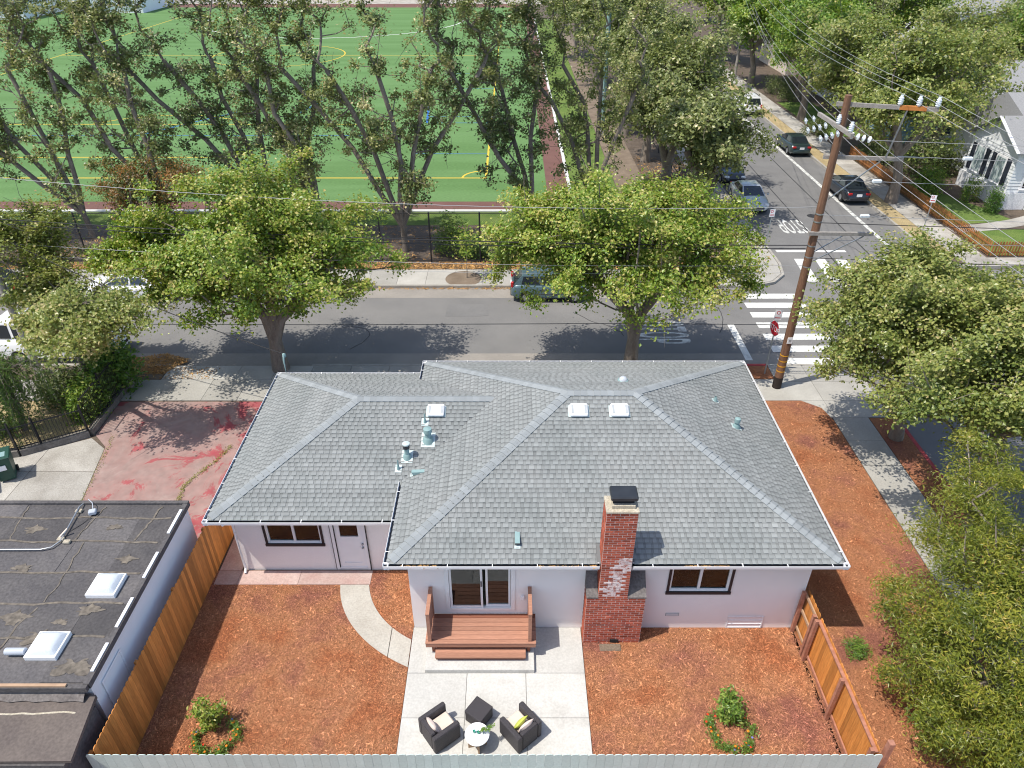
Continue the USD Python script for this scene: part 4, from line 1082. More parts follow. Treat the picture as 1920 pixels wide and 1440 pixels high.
# ---------------------------------------------------------------- neighbour's flat roofed garage
gar = thing('flat_roof_garage', 'grey stucco garage with patched black flat roof and two skylights', 'garage', (0, 0, 0))
GX = -9.52
MB().bx(-22, GX, 9.55, 15.3, -.1, 2.45).build('wall', 'grey_stucco', gar)
groof = MB().bx(-22, GX + .03, 9.5, 15.36, 2.452, 2.56).build('roof', 'roofing', gar)
for i, (xa, xb) in enumerate(zip((-22, -18.4, -16.2, -14.1, -12.0, -10.6), (-18.4, -16.2, -14.1, -12.0, -10.6, GX - .02))):
    ys = [9.55, 10.75, 11.75, 12.75, 13.85, 14.75, 15.33]
    for j in range(6):
        dz = rng.uniform(.004, .016)
        q = Polygon([(xa + rng.uniform(-.05, .02), ys[j] + rng.uniform(-.03, .03)), (xb + rng.uniform(-.02, .0), ys[j] + rng.uniform(-.03, .03)), (xb + rng.uniform(-.02, .0), ys[j + 1] + rng.uniform(-.02, .05)), (xa + rng.uniform(-.05, .02), ys[j + 1] + rng.uniform(-.02, .05))]).intersection(sbox(-22, 9.52, GX, 15.345))
        MB().ext(q, 2.562, 2.566 + dz, rng.uniform(0, 1)).build('roofing_sheet', 'roofing', groof)
for j, yy in enumerate((10.75, 11.75, 12.75, 13.85, 14.75)):
    xs = np.linspace(-21.9, -9.75, 40)
    pts = [(x, yy + .03 * math.sin(x * 2.3 + j) + rng.normal(0, .015)) for x in xs]
    MB().ext(LineString(pts).buffer(.028), 2.575, 2.5885).build('seam', 'roof_seam', groof)
for xx in (-18.4, -16.2, -14.1, -12.0, -10.6):
    for ya, yb in ((9.6, 11.6), (11.8, 13.8), (13.9, 15.2)):
        if rng.random() < .75:
            xo = xx + rng.uniform(-.45, .45); sl = rng.uniform(-.15, .22)
            pts = [(xo + sl * (y - ya) + .06 * math.sin(y * 2.1 + xx) + rng.normal(0, .02), y) for y in np.linspace(ya, yb, 12)]
            MB().ext(LineString(pts).buffer(rng.uniform(.008, .03)).intersection(sbox(-22, 9.55, GX - .1, 15.3)), 2.574, 2.5875 + rng.uniform(0, .001)).build('seam', 'roof_seam', groof)
for k, (xb, yb, r_) in enumerate(((-10.3, 13.2, .2), (-10.5, 11.55, .24), (-11.3, 10.75, .3), (-10.05, 9.95, .34), (-11.0, 11.2, .14), (-12.9, 12.9, .2), (-12.2, 11.3, .3), (-13.4, 14.3, .22), (-11.2, 14.4, .16))):
    blob = Polygon([(xb + r_ * (1 + .3 * math.sin(3 * a + k) + .22 * math.sin(7 * a + 2 * k) + .12 * math.sin(13 * a)) * math.cos(a) * 1.2, yb + r_ * .6 * (1 + .3 * math.cos(4 * a + k) + .2 * math.sin(9 * a + k)) * math.sin(a)) for a in np.linspace(0, 2 * np.pi, 60)[:-1]]).buffer(0)
    MB().ext(blob, 2.574, 2.5895).build('patch', 'roof_seam', groof)
pr = MB().bx(-22, GX + .05, 15.3, 15.42, 2.45, 2.64).bx(GX - .09, GX + .05, 9.5, 15.3, 2.45, 2.62).build('roof_edge', 'roofing', gar)
for y0, y1 in ((14.1, 15.03), (12.52, 13.4), (11.0, 11.88), (9.8, 10.55)):
    MB().beam((GX - .02, y0, 2.64), (GX - .02, y1, 2.64), .075, .03).build('trim_strip', 'white_paint', gar)
for k, (cx_, cy_) in enumerate(((-10.38, 12.27), (-10.9, 10.48))):
    s_ = MB().bx(cx_ - .37, cx_ + .37, cy_ - .36, cy_ + .36, 2.57, 2.7, bev=.01).build('skylight', 'white_metal', gar)
    g_ = np.linspace(-1, 1, 13); XX, YY = np.meshgrid(g_, g_, indexing='ij'); ZZ = .14 * (1 - XX ** 4) ** .6 * (1 - YY ** 4) ** .6
    v = np.column_stack([cx_ + XX.ravel() * .33, cy_ + YY.ravel() * .32, 2.701 + ZZ.ravel()])
    f = [(i * 13 + j, (i + 1) * 13 + j, (i + 1) * 13 + j + 1, i * 13 + j + 1) for i in range(12) for j in range(12)]
    MB().add(v, f).build('dome', 'dome_acrylic', s_, smooth=True)
MB().tube([(-11.75, 10.28, 2.7), (-11.3, 10.28, 2.7)], .085, 14).build('vent_pipe', 'grey_pipe', gar, smooth=40)
cd = MB().tube([(-22, 13.45, 2.64), (-12.75, 13.5, 2.64), (-12.5, 13.58, 2.64), (-12.38, 13.8, 2.64), (-12.4, 14.2, 2.66), (-12.5, 15.1, 2.68), (-12.5, 15.43, 2.6), (-12.5, 15.46, .3)], .022, 8).build('conduit', 'steel', gar, smooth=40)
for p in ((-12.42, 13.9), (-12.48, 15.0), (-12.2, 13.8)):
    MB().box((p[0], p[1], 2.62), (.18, .12, .07), bev=.01).build('mounting_block', 'chimney_cement', cd)
MB().beam((-12.5, 13.95, 2.62), (-12.3, 14.12, 2.8), .05, .02).build('loose_batten', 'cream_cloth', gar)
an = MB().box((-12.02, 14.9, 2.68), (.2, .17, .12), rz=.3, bev=.02).build('roof_antenna', 'grey_pipe', gar)
MB().tube([(-12.05, 15.0, 2.7), (-12.15, 15.2, 2.75), (-12.3, 15.3, 2.8)], .012, 6).build('arm', 'grey_pipe', an)
MB().tube([(-12.0, 14.8, 2.62), (-12.15, 14.5, 2.59), (-12.35, 14.2, 2.6)], .008, 5).build('cord', 'cable', an)
gdr = MB().bx(GX + .001, GX + .02, 9.9, 10.7, .1, 2.1).build('door', 'grey_stucco', gar)
MB().bx(GX + .021, GX + .035, 9.85, 9.9, .1, 2.15).bx(GX + .021, GX + .035, 10.7, 10.75, .1, 2.15).bx(GX + .021, GX + .035, 9.9, 10.7, 2.1, 2.15).build('door_frame', 'grey_stucco', gdr)
# lower lean-to roof
lean = thing('lean_to', 'low lean-to with brown felt roof below the flat roofed garage', 'shed', (0, 0, 0))
MB().bx(-22, -9.45, 8.0, 9.35, -.1, 2.0).build('wall', 'roofing', lean)
lr = MB().add([(-22, 7.95, 2.02), (-9.3, 8.05, 2.02), (-9.42, 9.48, 2.12), (-22, 9.48, 2.12), (-22, 7.95, 2.1), (-9.3, 8.05, 2.1), (-9.42, 9.48, 2.24), (-22, 9.48, 2.24)], [(0, 3, 2, 1), (4, 5, 6, 7), (0, 1, 5, 4), (3, 7, 6, 2), (0, 4, 7, 3), (1, 2, 6, 5)]).build('roof', 'roofing_brown', lean)
pts = [(x, 9.05 + .02 * math.sin(3 * x) + rng.normal(0, .012)) for x in np.linspace(-15, -9.7, 24)]
MB().ext(LineString(pts).buffer(.02), 2.195, 2.206).build('seam', 'chimney_cement', lr)
MB().add([(x, 9.5 + .0 * k, 2.44) for k, x in enumerate(np.linspace(-15, -9.6, 30))] + [(x, 9.3 + .02 * math.sin(k * 2.1), 2.262 + .008 * math.cos(k * 1.7)) for k, x in enumerate(np.linspace(-15, -9.6, 30))], [(k, k + 30, k + 31, k + 1) for k in range(29)]).build('flashing', 'dark_shoulder', lean)
MB().beam((-16, 9.46, 2.62), (-9.95, 9.46, 2.62), .07, .05).build('batten', 'pale_wood', gar, label='bare pale wooden batten on the roof edge')
MB().bx(-16, -9.5, 9.40, 9.5, 2.45, 2.6).build('roof_edge', 'roofing', gar)
for k in range(12):
    MB().bx(-11.3 + k * .16, -11.15 + k * .16, 7.92, 7.94, .1, 1.85, rng.uniform(0, 1)).build('board', 'rail_wood', lean)

# ---------------------------------------------------------------- patio furniture
def armchair(loc, rz, label):
    t = thing('wicker_armchair', label, 'armchair', (*loc, .031), rz, 'wicker patio armchairs')
    W, D, H = .76, .74, .62      # back at -y
    MB().box((0, 0, .17), (W - .28, D - .16, .24), bev=.015).build('seat', 'wicker', t)
    MB().box((0, -D / 2 + .07, .33), (W - .27, .13, .64), bev=.025).build('backrest', 'wicker', t)
    for s in (-1, 1):
        MB().box((s * (W / 2 - .07), 0, .31), (.14, D, .58), bev=.025).build('arm', 'wicker', t)
    for sx in (-1, 1):
        for sy in (-1, 1):
            MB().box((sx * (W / 2 - .08), sy * (D / 2 - .08), .01), (.04, .04, .02)).build('foot', 'black_trim', t)
    MB().box((0, .06, .345), (W - .3, D - .16, .11), bev=.03).build('seat_cushion', 'cream_cloth', t)
    return t


def pillow(name, label, c, w, h, d, rz, tilt, mat, group=None):
    g_ = np.linspace(-1, 1, 11); XX, YY = np.meshgrid(g_, g_, indexing='ij')
    e = ((1 - XX ** 2).clip(0) * (1 - YY ** 2).clip(0)) ** .45
    pin = 1 - .10 * (XX ** 2) * (1 - YY ** 2) - .0
    P0 = np.stack([XX * w / 2 * (1 - .08 * (1 - YY ** 2)), -e * d / 2, YY * h / 2 * (1 - .08 * (1 - XX ** 2))], -1).reshape(-1, 3)
    P1 = P0 * [1, -1, 1]
    v = np.vstack([P0, P1])
    f = [(i * 11 + j, (i + 1) * 11 + j, (i + 1) * 11 + j + 1, i * 11 + j + 1) for i in range(10) for j in range(10)]
    f = f + [(a + 121, d_ + 121, c_ + 121, b_ + 121) for a, b_, c_, d_ in f]
    ct, s_ = math.cos(tilt), math.sin(tilt)
    v = np.column_stack([v[:, 0], v[:, 1] * ct - v[:, 2] * s_, v[:, 1] * s_ + v[:, 2] * ct])
    cr, sr = math.cos(rz), math.sin(rz)
    v = np.column_stack([v[:, 0] * cr - v[:, 1] * sr, v[:, 0] * sr + v[:, 1] * cr, v[:, 2]]) + c
    MB().add(v, f).build(name, mat, smooth=True, label=label, cat='pillow', group=group)


L_ch, R_ch = (-1.78, 9.83), (.21, 9.84)
armchair(L_ch, math.radians(-52), 'dark wicker armchair with one cream pillow, left of the round table')
armchair(R_ch, math.radians(40), 'dark wicker armchair with lime and pink pillows, right of the round table')


def inch(ch, rz, p):
    c, s = math.cos(rz), math.sin(rz)
    return (ch[0] + p[0] * c - p[1] * s, ch[1] + p[0] * s + p[1] * c, p[2] + .031)


a1, a2 = math.radians(-52), math.radians(40)
pillow('throw_pillow', 'cream throw pillow on the left wicker armchair', inch(L_ch, a1, (0, -.17, .56)), .44, .36, .15, a1, .3, 'pink_cloth')
pillow('throw_pillow', 'pale pink throw pillow behind the lime one on the right armchair', inch(R_ch, a2, (.0, -.18, .56)), .44, .36, .15, a2, .3, 'pink_cloth')
pillow('throw_pillow', 'lime green throw pillow on the right wicker armchair', inch(R_ch, a2, (-.03, -.02, .55)), .40, .34, .13, a2 + .15, .45, 'lime_cloth')
ot = thing('wicker_ottoman', 'dark square wicker ottoman standing alone on the patio', 'ottoman', (-.83, 10.25, .031), math.radians(-36))
MB().box((0, 0, .2), (.5, .5, .36), bev=.012).build('body', 'wicker', ot)
MB().box((0, 0, .40), (.515, .515, .035), bev=.012).build('top', 'wicker', ot)
for sx in (-1, 1):
    for sy in (-1, 1):
        MB().box((sx * .2, sy * .2, .01), (.04, .04, .02)).build('foot', 'black_trim', ot)
TB = (-.84, 9.55)
tb_ = thing('side_table', 'round white topped side table with crossed wooden base', 'table', (*TB, .031))
MB().lathe([(0, .46), (.275, .46), (.295, .47), (.30, .485), (.295, .50), (.28, .505), (0, .505)], n=36).build('table_top', 'table_top', tb_, smooth=40)
for k, a in enumerate((math.radians(12), math.radians(102))):
    MB().box((0, 0, .23), (.46, .04, .455 if k == 0 else .457), rz=a, bev=.004).build('base_panel', 'pale_wood', tb_)
bk = MB().box((TB[0] + .03, TB[1] - .02, .031 + .505 + .0125), (.26, .17, .022), rz=.05, bev=.003).build('book', 'book_white', label='flat white book lying on the round side table', cat='book')
for k, (dx, dy) in enumerate(((-.07, .02), (.03, .0))):
    MB().lathe([(0, .0), (.026, .0), (.032, .03), (.034, .075), (.03, .075), (.028, .02), (0, .015)], (TB[0] + dx, TB[1] + dy, .031 + .505 + .0245), 16).build('glass_cup', 'green_glass', smooth=40, label='left green glass cup on the white book' if k == 0 else 'right green glass cup on the white book', cat='cup')
sp = thing('leafy_sprig', 'green leafy sprig lying across the side table cups', 'plant', (TB[0], TB[1], .57))
r_ = np.random.default_rng(44); sm = MB(); P_, N_ = [], []
for k in range(5):
    e = np.array([.3 + .06 * k * .5, .02 + .035 * k, .06 + .02 * (k % 3)]); s0 = np.array([.03, .0, .06])
    sm.tube([s0, (s0 + e) / 2 + [0, 0, .04], e], .004, 5)
    for u in np.linspace(.25, 1, 10):
        for q in (-1, 1):
            P_.append(s0 + (e - s0) * u + [0, q * .022, .04 * math.sin(math.pi * u) + .01]); N_.append((0, q * .3, 1))
sm.build('stem', 'leaf_shrub', sp)
v, f, tn = leaf_cloud(np.array(P_), np.array(N_), .05, 45, r_.uniform(.3, .8, len(P_)), .5)
MB().add(v, f, tn).build('foliage', 'leaf_shrub', sp)

# flower rings in the two beds
def flower_ring(c, seed, label, shrub_h, shrub_off, leafmat, ring_r=(.46, .48)):
    r = np.random.default_rng(seed)
    t = thing('flower_bed', label, 'plants', (*c, .012))
    sm = MB(); P, Nn, tn = [], [], []
    for k in range(20):
        a = r.uniform(0, 2 * np.pi); e = np.array([*shrub_off, 0]) + [math.cos(a) * r.uniform(.12, .42), math.sin(a) * r.uniform(.12, .42), shrub_h * r.uniform(.5, 1)]
        b = np.array([*shrub_off, 0]) + [.03 * math.cos(a), .03 * math.sin(a), 0]
        sm.tube([b, (b + e) / 2 + r.normal(0, .03, 3), e], [.012, .009, .005], 5)
        for _ in range(60):
            u = r.uniform(.25, 1.05); P.append(b + (e - b) * u + r.normal(0, .075, 3)); Nn.append(r.normal(0, .4, 3) + [0, 0, .8]); tn.append(r.uniform(.35, 1))
    sm.build('stem', 'bark', t)
    v, f, tt = leaf_cloud(np.array(P), np.array(Nn), .10, seed + 1, np.array(tn), .5)
    MB().add(v, f, tt).build('shrub', leafmat, t)
    P, Nn, tn, fl = [], [], [], []
    for k in range(34):
        a = k / 34 * 2 * np.pi + r.normal(0, .06)
        if 1.25 < a < 1.9 and seed % 2:
            continue
        q = np.array([math.cos(a) * ring_r[0] * r.uniform(.8, 1.16), math.sin(a) * ring_r[1] * r.uniform(.8, 1.16), .02])
        for _ in range(int(r.uniform(20, 95))):
            P.append(q + r.normal(0, .06, 3) + [0, 0, abs(r.normal(.08, .06))]); Nn.append(r.normal(0, .4, 3) + [0, 0, .8]); tn.append(r.uniform(.2, .8))
        for _ in range(r.integers(0, 2)):
            fl.append((q + r.normal(0, .045, 3) * [1, 1, .2] + [0, 0, .17], r.integers(0, 3), r.uniform(.022, .036)))
    v, f, tt = leaf_cloud(np.array(P), np.array(Nn), .06, seed + 2, np.array(tn), .4)
    MB().add(v, f, tt).build('flower_leaves', 'leaf_shrub', t)
    for p, kk, s in fl:
        MB().lathe([(0, s * .55), (s * .6, s * .5), (s, s * .15), (s * .7, -s * .2), (0, -s * .3)], p, 8).build('flower', ['flower_orange', 'flower_red', 'flower_orange'][kk], t)
    for k in range(3):
        a = r.uniform(0, 6.28)
        MB().lathe([(0, .016), (.022, .012), (.03, 0), (0, -.01)], (math.cos(a) * .5, math.sin(a) * .5, .16), 7).build('flower', 'flower_blue', t)


flower_ring((-7.28, 9.72), 51, 'ring of orange marigolds with a leggy pale green shrub, left bed', .95, (-.25, .38), 'leaf_bright')
flower_ring((5.42, 9.86), 52, 'ring of orange flowers round a bushy green shrub, right bed', .85, (.05, .38), 'leaf_shrub', (.52, .5))
# weeds in the drive's cracks
def weeds(pts, n, seed, label, h=.08):
    r = np.random.default_rng(seed); ls = LineString(pts); P = []
    for _ in range(n):
        q = ls.interpolate(r.random(), normalized=True); P.append((q.x + r.normal(0, .05), q.y + r.normal(0, .05), r.uniform(.01, h)))
    P = np.array(P)
    v, f, tt = leaf_cloud(P, r.normal(0, .6, (n, 3)) + [0, 0, .5], .07, seed, r.uniform(.5, 1, n), .3)
    MB().add(v, f, tt).build('weeds', 'leaf_yellowish', kind='stuff', label=label, cat='weeds')


weeds([(-11.6, 17.2), (-11.55, 18.3), (-11.65, 18.9), (-11.45, 19.5), (-11.0, 20.3), (-10.7, 21.3)], 700, 61, 'yellow weeds in the curved crack of the red driveway')
weeds([(-9.6, 19.0), (-9.9, 21.0), (-10.2, 23)], 160, 62, 'few weeds in the straight crack near the house')
weeds([(-14.9, 16.2), (-14.86, 18.1), (-15.5, 21.9)], 260, 63, 'weeds along the joint between red and grey driveways')
# ---------------------------------------------------------------- iron fence and park fence
irf = thing('iron_fence', 'black iron picket fence on a low stained concrete wall', 'fence', (0, 0, 0))
segs = [((-16.45, 25.1), (-16.38, 21.95), 1.75), ((-16.42, 21.9), (-18.4, 20.72), 1.35), ((-18.45, 20.7), (-24, 19.4), 1.35)]
for a, b, hh in segs:
    a, b = np.array(a), np.array(b); L = np.linalg.norm(b - a); d = (b - a) / L
    MB().beam((*a, .12), (*b, .12), .2, .30).build('base_wall', 'stained_wall', irf)
    for z in (.36, hh - .12):
        MB().beam((*a, z), (*b, z), .035, .035).build('rail', 'iron', irf)
    n = int(L / .115)
    for k in range(n):
        p = a + d * (k + .5) * L / n
        MB().tube([(*p, .27), (*p, hh - .04), (*p, hh + .04)], [.012, .012, .001], 4).build('bar', 'iron', irf)
    for k in range(int(L / 1.6) + 1):
        p = a + d * min(k * 1.6, L - .03)
        MB().box((*p, (hh + .1) / 2 + .13), (.055, .055, hh - .1)).build('post', 'iron', irf)
MB().box((-16.42, 25.3, .45), (.36, .36, 1.0), bev=.02).build('pier', 'old_concrete', irf)

bf = thing('park_fence', 'tall black metal fence with wire mesh round the sports field', 'fence', (0, 0, 0))
FX0, FX1, FYY, FH = -36.0, 12.4, 38.35, 2.95
n = 17
for k in range(n + 1):
    x = FX0 + (FX1 - FX0) * k / n
    MB().tube([(x, FYY, -.02), (x, FYY, FH + .05)], .045, 8).build('post', 'iron', bf)
for z in (.12, 1.5, FH):
    MB().tube([(FX0, FYY, z), (FX1, FYY, z)], .028, 6).build('rail', 'iron', bf)
mm = MB()
for s in (-1, 1):
    for x in np.arange(FX0 - FH, FX1 + FH, .1):
        xa, za, xb, zb = x, .12, x + s * (FH - .12), FH
        if min(xa, xb) < FX0 or max(xa, xb) > FX1:
            continue
        mm.tube([(xa, FYY - .02 * s * .3, za), (xb, FYY - .02 * s * .3, zb)], .0035, 3, cap=False)
mm.build('wire_mesh', 'iron', bf)
bf2 = thing('park_fence', 'black metal fence on the side street edge of the field', 'fence', (0, 0, 0))
for k in range(22):
    y = 38.5 + k * 2.8
    MB().tube([(12.4, y, -.02), (12.4, y, 1.3)], .04, 6).build('post', 'iron', bf2)
for z in (.15, .7, 1.28):
    MB().tube([(12.4, 38.5, z), (12.4, 97.3, z)], .022, 5).build('rail', 'iron', bf2)

# ---------------------------------------------------------------- cars
CARMAT = {}


def car_paint(name, c, metal=.3):
    LOOK[name] = usdkit.material(stage, '/World/Looks/' + name, {'p': ('principled_bsdf', {'base_color': c, 'roughness': .32, 'metallic': metal, 'coat_weight': 1.0, 'coat_roughness': .04})}, [], surface='p.BSDF')


car_paint('paint_black', (.012, .014, .02)); car_paint('paint_green', (.03, .05, .05), .5); car_paint('paint_silver', (.5, .51, .5), .6)
car_paint('paint_white', (.78, .78, .78), 0); car_paint('paint_teal', (.10, .16, .18), .4); car_paint('paint_bluegrey', (.33, .39, .46), .5)


def car(label, loc, heading, paint, kind='sedan', name='parked_car', cat='car'):
    """heading: direction of travel, radians; local +x forward"""
    t = thing(name, label, cat, (*loc, -.13), heading)
    if kind == 'sedan':
        L, W, H, belt = 4.6, 1.8, 1.44, .92
        xs = [-2.3, -2.22, -1.95, -1.5, -1.05, 0, .75, 1.1, 1.7, 2.1, 2.24, 2.3]
        top = [.62, .86, .98, 1.0, .97, .93, .94, .97, .90, .80, .68, .5]
        hw = [.68, .80, .87, .89, .9, .9, .9, .89, .87, .80, .70, .55]
        cab = [(-1.75, .98), (-.95, H), (.25, H), (1.15, .96)]
        wx = (-1.35, 1.4)
    elif kind == 'suv':
        L, W, H, belt = 4.75, 1.9, 1.78, 1.08
        xs = [-2.37, -2.3, -2.0, -1.5, -1.0, 0, .75, 1.15, 1.7, 2.15, 2.3, 2.37]
        top = [.8, 1.05, 1.1, 1.1, 1.1, 1.1, 1.1, 1.12, 1.06, .98, .86, .6]
        hw = [.78, .88, .93, .95, .95, .95, .95, .94, .92, .86, .78, .62]
        cab = [(-2.28, 1.08), (-2.0, H), (.3, H), (1.12, 1.1)]
        wx = (-1.4, 1.42)
    elif kind == 'van':
        L, W, H, belt = 5.3, 2.0, 2.0, 1.15
        xs = [-2.65, -2.58, -2.2, -1.5, -1.0, 0, .9, 1.4, 1.95, 2.4, 2.58, 2.65]
        top = [.95, 1.15, 1.16, 1.16, 1.16, 1.16, 1.16, 1.16, 1.08, 1.0, .85, .6]
        hw = [.9, .97, 1.0, 1.0, 1.0, 1.0, 1.0, .99, .97, .9, .8, .65]
        cab = [(-2.6, 1.14), (-2.5, H), (.75, H), (1.6, 1.14)]
        wx = (-1.65, 1.65)
    else:   # hatch
        L, W, H, belt = 4.1, 1.74, 1.5, .95
        xs = [-2.05, -1.98, -1.75, -1.4, -1.0, 0, .7, 1.0, 1.5, 1.85, 1.99, 2.05]
        top = [.75, .95, 1.0, 1.0, .98, .95, .96, .98, .92, .82, .7, .5]
        hw = [.7, .8, .85, .87, .87, .87, .87, .86, .84, .78, .68, .54]
        cab = [(-1.95, .98), (-1.45, H), (.2, H), (1.1, .97)]
        wx = (-1.25, 1.3)
    xi = np.linspace(xs[0], xs[-1], 40); tp = np.interp(xi, xs, top); hv = np.interp(xi, xs, hw)
    ker = np.array([1, 2, 1]) / 4
    tp[1:-1] = np.convolve(tp, ker, 'same')[1:-1]; hv[1:-1] = np.convolve(hv, ker, 'same')[1:-1]
    ring = []
    for x, z, w in zip(xi, tp, hv):
        zb = .24 if abs(x) < L / 2 - .25 else .34
        half = [(w * .88, zb), (w * .99, zb + .1), (w, zb + (z - zb) * .5), (w * .97, zb + (z - zb) * .78), (w * .90, z - .035), (w * .78, z), (w * .4, z + .015)]
        ring.append([(x, y, zz) for y, zz in half] + [(x, -y, zz) for y, zz in half[::-1]])
    R = np.array(ring); m_, k_ = R.shape[:2]
    f = [(i * k_ + j, (i + 1) * k_ + j, (i + 1) * k_ + (j + 1) % k_, i * k_ + (j + 1) % k_) for i in range(m_ - 1) for j in range(k_)]
    V = R.reshape(-1, 3)
    F = [t_ for q in f for t_ in ((q[0], q[1], q[2]), (q[0], q[2], q[3]))]
    F += [(0, j, j + 1) for j in range(1, k_ - 1)] + [((m_ - 1) * k_, (m_ - 1) * k_ + j + 1, (m_ - 1) * k_ + j) for j in range(1, k_ - 1)]
    body = trimesh.Trimesh(V, F, process=True)
    trimesh.repair.fix_normals(body)
    try:
        import manifold3d
        M3 = manifold3d.Manifold(manifold3d.Mesh(vert_properties=np.array(body.vertices, np.float32), tri_verts=np.array(body.faces, np.uint32)))
        for x in wx:
            cyl = manifold3d.Manifold.cylinder(2.6, .37, .37, 28).translate([0, 0, -1.3]).rotate([90, 0, 0]).translate([x, 0, .33])
            core = manifold3d.Manifold.cube([.9, W - .5, 1.0], True).translate([x, 0, .4])
            M3 = M3 - (cyl - core)
        if M3.is_empty():
            raise ValueError
        MB().tm(M3).build('body', paint, t, smooth=35)
    except Exception as e:
        MB().tm(body).build('body', paint, t, smooth=35)
    # cabin: body coloured hull, glass panels proud of it
    wb, wt = hw[5] * .90, hw[5] * .70
    B = []
    for (x, z), w in zip(cab, (wb * .93, wt * .97, wt, wb * .97)):
        B.append((x, w, z))
    lo_f, lo_r = B[3], B[0]
    corners = np.array([(lo_r[0], s * lo_r[1], lo_r[2] - .05) for s in (-1, 1)] + [(lo_f[0], s * lo_f[1], lo_f[2] - .05) for s in (-1, 1)] + [(B[1][0], s * B[1][1], B[1][2] - .05) for s in (-1, 1)] + [(B[2][0], s * B[2][1], B[2][2] - .05) for s in (-1, 1)] + [(B[1][0] + .22, s * (B[1][1] - .1), B[1][2]) for s in (-1, 1)] + [(B[2][0] - .22, s * (B[2][1] - .1), B[2][2]) for s in (-1, 1)])
    MB().tm(trimesh.convex.convex_hull(corners)).build('cabin', paint, t, smooth=28)

    def panel(nm, P, mat='car_glass', ins=(.06, .06), off=.008):
        P = [np.array(p, float) for p in P]
        bl = lambda u, v: (P[0] * (1 - u) + P[1] * u) * (1 - v) + (P[3] * (1 - u) + P[2] * u) * v
        q = [bl(ins[0], ins[1]), bl(1 - ins[0], ins[1]), bl(1 - ins[0], 1 - ins[1]), bl(ins[0], 1 - ins[1])]
        nn = np.cross(q[1] - q[0], q[3] - q[0]); nn /= np.linalg.norm(nn)
        ctr = np.mean(q, 0) - np.array([-.3, 0, 1.0]); nn *= np.sign(nn @ ctr) or 1
        return MB().add([x + nn * off for x in q] + [x - nn * .01 for x in q], [(0, 1, 2, 3), (7, 6, 5, 4), (0, 4, 5, 1), (1, 5, 6, 2), (2, 6, 7, 3), (3, 7, 4, 0)]).build(nm, mat, t)

    zt_ = lambda p: p[2] - .05
    A0 = lambda s: (B[0][0], s * B[0][1], B[0][2] - .0); A1 = lambda s: (B[1][0], s * B[1][1], B[1][2] - .05)
    A2 = lambda s: (B[2][0], s * B[2][1], B[2][2] - .05); A3 = lambda s: (B[3][0], s * B[3][1], B[3][2] - .0)
    panel('windscreen', [A3(-1), A3(1), A2(1), A2(-1)], ins=(.06, .05))
    panel('rear_window', [A0(-1), A0(1), A1(1), A1(-1)], ins=(.08, .08))
    for s in (-1, 1):
        xm0 = (B[0][0] + B[3][0]) / 2 - .05; xm1 = (B[1][0] + B[2][0]) / 2
        mid_lo = (xm0, s * wb * .96, (B[0][2] + B[3][2]) / 2); mid_hi = (xm1, s * wt * .99, B[1][2] - .05)
        if kind in ('suv', 'van'):
            q1 = lambda u, a, b: tuple(np.array(a) * (1 - u) + np.array(b) * u)
            panel('side_window', [A0(s), q1(.45, A0(s), mid_lo), q1(.45, A1(s), mid_hi), A1(s)], ins=(.1, .12), off=.012)
            panel('side_window', [q1(.45, A0(s), mid_lo), mid_lo, mid_hi, q1(.45, A1(s), mid_hi)], ins=(.06, .12), off=.012)
        else:
            panel('side_window', [(A0(s)[0] + .35, A0(s)[1], A0(s)[2]), mid_lo, mid_hi, A1(s)], ins=(.07, .12), off=.012)
        panel('side_window', [mid_lo, (A3(s)[0] - .12, A3(s)[1], A3(s)[2]), A2(s), mid_hi], ins=(.06, .12), off=.012)
        MB().box((B[3][0] - .25, s * (hw[5] + .09), belt + .09), (.12, .16, .11), bev=.03).build('mirror', paint, t)
        for x in wx:
            w_ = MB().lathe([(.2, -.1), (.31, -.1), (.33, -.07), (.33, .07), (.31, .1), (.2, .1)], (x, s * (hw[5] - .11), .33), 24, rx=[[1, 0, 0], [0, 0, 1], [0, 1, 0]]).build('wheel', 'tyre', t, smooth=40)
            MB().lathe([(0, .07), (.05, .085), (.19, .095), (.205, .1), (.205, .03), (0, .03)], (x, s * (hw[5] - .11), .33), 20, rx=[[1, 0, 0], [0, 0, s], [0, 1, 0]]).build('rim', 'rim', w_)
        for k in range(2):
            xh = (wx[0] + .75, .15)[k]
            MB().box((xh, s * (hw[5] * .985 + .008), belt - .16), (.18, .03, .03)).build('door_handle', paint, t)
    xr, xf = xs[0], xs[-1]
    for s in (-1, 1):
        yr = s * (hw[1] - .14)
        MB().box((xf - .16, s * (hw[-2] - .10), .70 if kind in ('sedan', 'hatch') else .88), (.26, .3, .14), rz=-s * .35, bev=.03).build('headlight', 'lamp_clear', t)
        MB().box((xr + .07, s * (hw[0] - .06), .80 if kind == 'sedan' else .98), (.14, .3 if kind == 'sedan' else .16, .14 if kind == 'sedan' else .3), rz=s * .2, bev=.03).build('tail_light', 'lamp_red', t)
    MB().box((xf - .03, 0, .5), (.1, .9, .16), bev=.02).build('grille', 'dark_plastic', t)
    MB().box((xr + .0, 0, .72 if kind == 'sedan' else .78), (.05, .36, .16)).build('licence_plate', 'sign_white', t)
    MB().box((xr + .02, 0, .42), (.1, hw[0] * 1.9, .16), bev=.03).build('rear_bumper', paint if kind == 'sedan' else 'dark_plastic', t)
    MB().box((0, 0, .235), (L - .7, W - .3, .09)).build('underbody', 'dark_plastic', t)
    if kind == 'suv':
        for s in (-1, 1):
            MB().tube([(-1.7, s * .55, H + .05), (.2, s * .55, H + .05)], .025, 6).build('roof_rail', 'dark_plastic', t)
    return t


